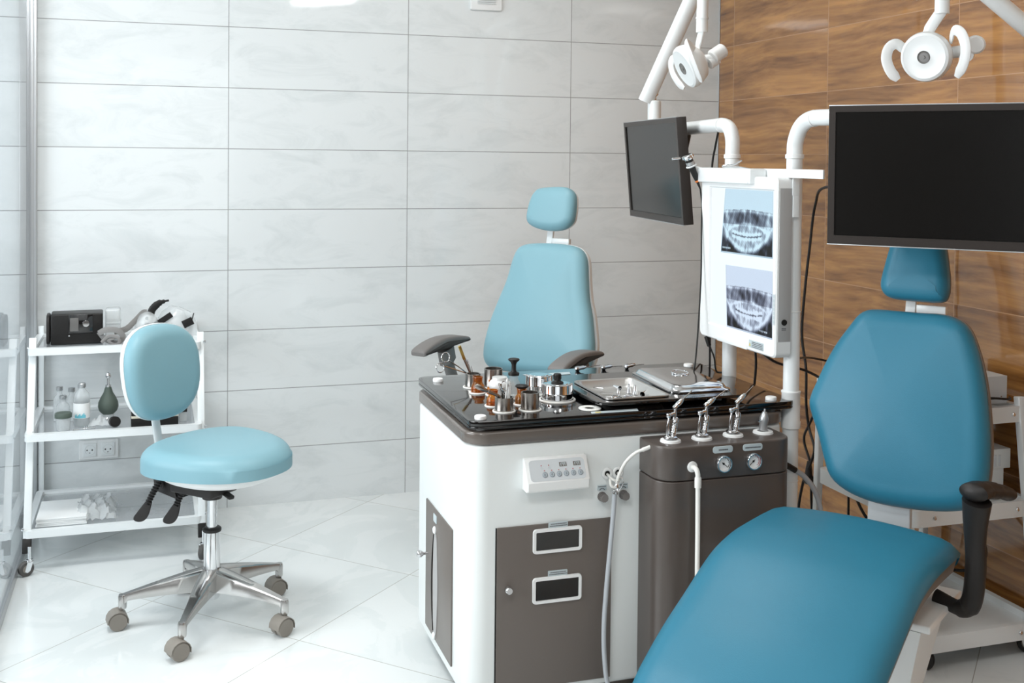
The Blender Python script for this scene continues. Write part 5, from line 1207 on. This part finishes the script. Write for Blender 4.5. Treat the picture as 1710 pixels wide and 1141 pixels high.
# ------------------------------------------------------------------ equipment trolley at the right wall
t = thing('equipment_trolley', 'white steel equipment trolley against the wood look wall behind the large blue chair', 'trolley', (1.98, -1.8, 0))
rx0, rx1 = 1.785, 2.215
shelf(t, rx0, rx1, -1.56, -2.0, .70, False, .048, .02); shelf(t, rx0, rx1, -1.56, -2.045, .428, False, .048, .02); shelf(t, rx0, rx1, -1.56, -2.10, .085, False, .048, .02)
for y0_, y1_ in ((-1.985, -2.075), (-1.575, -1.56)):
    MB().bar((rx1-.012 if y0_ < -1.8 else rx1-.012, y0_, .75), (rx1-.012, y1_, .06), .022, .024, (0, 1, 0), .003).build('leg', white_paint, t, True)
    MB().bar((rx0+.012, y0_+.02, .745), (rx0+.012, y1_+.025, .06), .022, .024, (0, 1, 0), .003).build('leg', white_paint, t, True)
for x in (rx0+.03, rx1-.03):
    for y in (-2.06, -1.60): caster(t, x, y, .03, .02, 0, 40, black_matte, .075)
for x, z, y in ((1.855, .428, -2.046), (2.15, .428, -2.046), (2.12, .085, -2.101), (2.17, .70, -2.001)): MB().lathe([(.0065, 0), (.0065, .002), (.0045, .004), (0, .004)], 14, frame((x, y, z), (0, -1, 0))).build('screw', chrome, t, True)
t = thing('power_supply_box', 'light grey metal equipment box on the top shelf of the right trolley', 'equipment box', (2.06, -1.84, .725))
MB().box((-.1, -.135, .004), (.108, .135, .088), None, .002).build('casing', panel_grey, t)
MB().box((-.1, -.1355, .018), (.108, -.1352, .0195)).build('casing_seam', ink, t)
for x in (.02, .085): MB().lathe([(.003, 0), (.003, .002), (0, .003)], 12, frame((x, -.135, .026), (0, -1, 0))).build('casing_screw', chrome, t)
t = thing('ventilated_box', 'white metal box with louvred front on the middle shelf of the right trolley', 'equipment box', (2.07, -1.84, .4525))
MB().box((-.11, -.12, .0), (.105, .12, .075), None, .002).box((-.11, -.125, .075), (.125, .125, .135), None, .002).build('casing', white_body, t)
lv = MB()
for k in range(11): lv.box((-.085+k*.0165, -.1275, .083), (-.078+k*.0165, -.1252, .118), None, .0008)
lv.build('louvres', panel_grey, t)
t = thing('power_unit', 'dark grey fan-cooled power unit lying on the white louvred box', 'equipment box', (2.07, -1.83, .5882))
MB().box((-.1, -.1, 0), (.09, .1, .055), None, .001).build('casing', dark_rubber, t)
fg = MB(); FM = frame((.03, -.1, .028), (0, -1, 0))
for r_ in (.005, .011, .017, .022): fg.ring((0, 0, .0012), r_, .0011, FM, 26, 6)
for a in (0, 60, 120): fg.bar(FM @ Vector((.022*math.cos(R(a)), .022*math.sin(R(a)), .0012)), FM @ Vector((-.022*math.cos(R(a)), -.022*math.sin(R(a)), .0012)), .0015, .0015, (0, -1, 0), 0)
fg.build('fan_grille', steel, t); MB().box((.06, -.104, .02), (.08, -.1, .04), None, .001).build('power_inlet', black_matte, t)
# ------------------------------------------------------------------ cables on and beside the wood look wall
def cable(label, pts, r=.0045, loc=None):
    p = cr(pts, 8); l = Vector(loc or pts[-1]); mb = MB().tube([q-l for q in p], r, 8)
    return solo(mb, 'power_cable', cable_mat, l, label, 'cable')
XC = 2.235
cable('black cable running down the wood look wall right beside the right pole', [(1.60, -2.30, 1.30), (1.72, -1.98, 1.36), (1.86, -1.47, 1.37), (1.93, -1.30, 1.30), (1.93, -1.27, 1.15), (1.92, -1.26, 1.0), (1.91, -1.26, .84), (1.91, -1.29, .72), (1.9, -1.31, .6), (1.9, -1.33, .52), (1.89, -1.38, .46), (1.88, -1.37, .40), (1.88, -1.33, .33), (1.88, -1.30, .2), (1.9, -1.28, .0055)], .0048)
cable('black cable with moulded plug crossing the first one beside the chair back', [(2.05, -1.60, .73), (2.0, -1.48, .70), (1.93, -1.37, .62), (1.9, -1.33, .53), (1.9, -1.30, .47), (1.9, -1.34, .40), (1.9, -1.35, .34), (1.89, -1.37, .25), (1.9, -1.4, .0055)], .0045)
t = thing('cable_plug', 'black moulded plug hanging on the crossed cables beside the chair back', 'plug', (1.885, -1.355, .36))
MB().tube([(0, 0, .05), (-.003, -.004, .02), (-.004, -.006, 0)], [.006, .011, .014], 12).lathe([(0, -.012), (.017, -.010), (.018, .008), (.01, .012), (0, .012)], 18, Matrix.Translation((-.004, -.006, -.012)) @ rot('X', 70)).build('plug_body', black_matte, t)
cable('thin black cable slanting from the right pole to behind the chair back', [(1.44, -1.93, .86), (1.6, -1.72, .845), (1.8, -1.5, .80), (1.92, -1.50, .77), (2.0, -1.6, .74)], .0035)
cable('black cable hanging below the film viewer nearer the far pole', [(1.42, -1.66, .93), (1.5, -1.6, .90), (1.58, -1.5, .84), (1.6, -1.47, .74), (1.58, -1.45, .5), (1.56, -1.4, .2), (1.6, -1.3, .005)], .0042)
cable('black cable slanting below the film viewer towards the near pole', [(1.42, -1.76, .92), (1.5, -1.66, .87), (1.58, -1.63, .82), (1.68, -1.66, .79), (1.8, -1.6, .72), (1.9, -1.5, .6), (1.98, -1.45, .35), (2.0, -1.42, .005)], .0042)
cable('pair of black cables dropping from the bent arm beside the left monitor', [(1.423, -1.52, 1.545), (1.43, -1.49, 1.50), (1.428, -1.475, 1.44), (1.43, -1.46, 1.3), (1.44, -1.45, 1.0), (1.45, -1.44, .6), (1.47, -1.40, .2), (1.5, -1.38, .005)], .0035)
cable('black cable lying over the top of the headrest under the large monitor', [(1.56, -2.30, 1.262), (1.62, -2.33, 1.243), (1.69, -2.38, 1.238), (1.72, -2.42, 1.262)], .0045)
t = thing('viewer_plug', 'black power plug with lead hanging from the lower far corner of the film viewer', 'plug', (1.36, -1.60, .9))
MB().bar((1.356, -1.585, .905), (1.362, -1.596, .875), .013, .010, (1, 0, 0), .002).tube([(1.362, -1.596, .876), (1.365, -1.6, .866)], [.0045, .003], 10).build('plug_body', black_matte, t, True)
MB().tube(cr([(1.365, -1.6, .867), (1.374, -1.606, .84), (1.38, -1.608, .80), (1.40, -1.60, .791), (1.44, -1.57, .787), (1.46, -1.55, .74), (1.46, -1.54, .5), (1.47, -1.5, .1), (1.49, -1.48, .006)], 8), .0028, 8).build('lead', cable_mat, t, True)
cable('black cable looping below the middle shelf of the right trolley', [(2.16, -1.72, .40), (2.17, -1.84, .33), (2.14, -1.93, .25), (2.08, -1.9, .20), (2.0, -1.75, .2), (1.9, -1.68, .3), (1.86, -1.64, .4)], .005)
cable('black cable lying in front of the grey equipment box on the right trolley', [(1.9, -1.985, .732), (2.0, -1.985, .74), (2.08, -1.99, .752), (2.16, -1.99, .745), (2.2, -1.95, .74)], .0035)
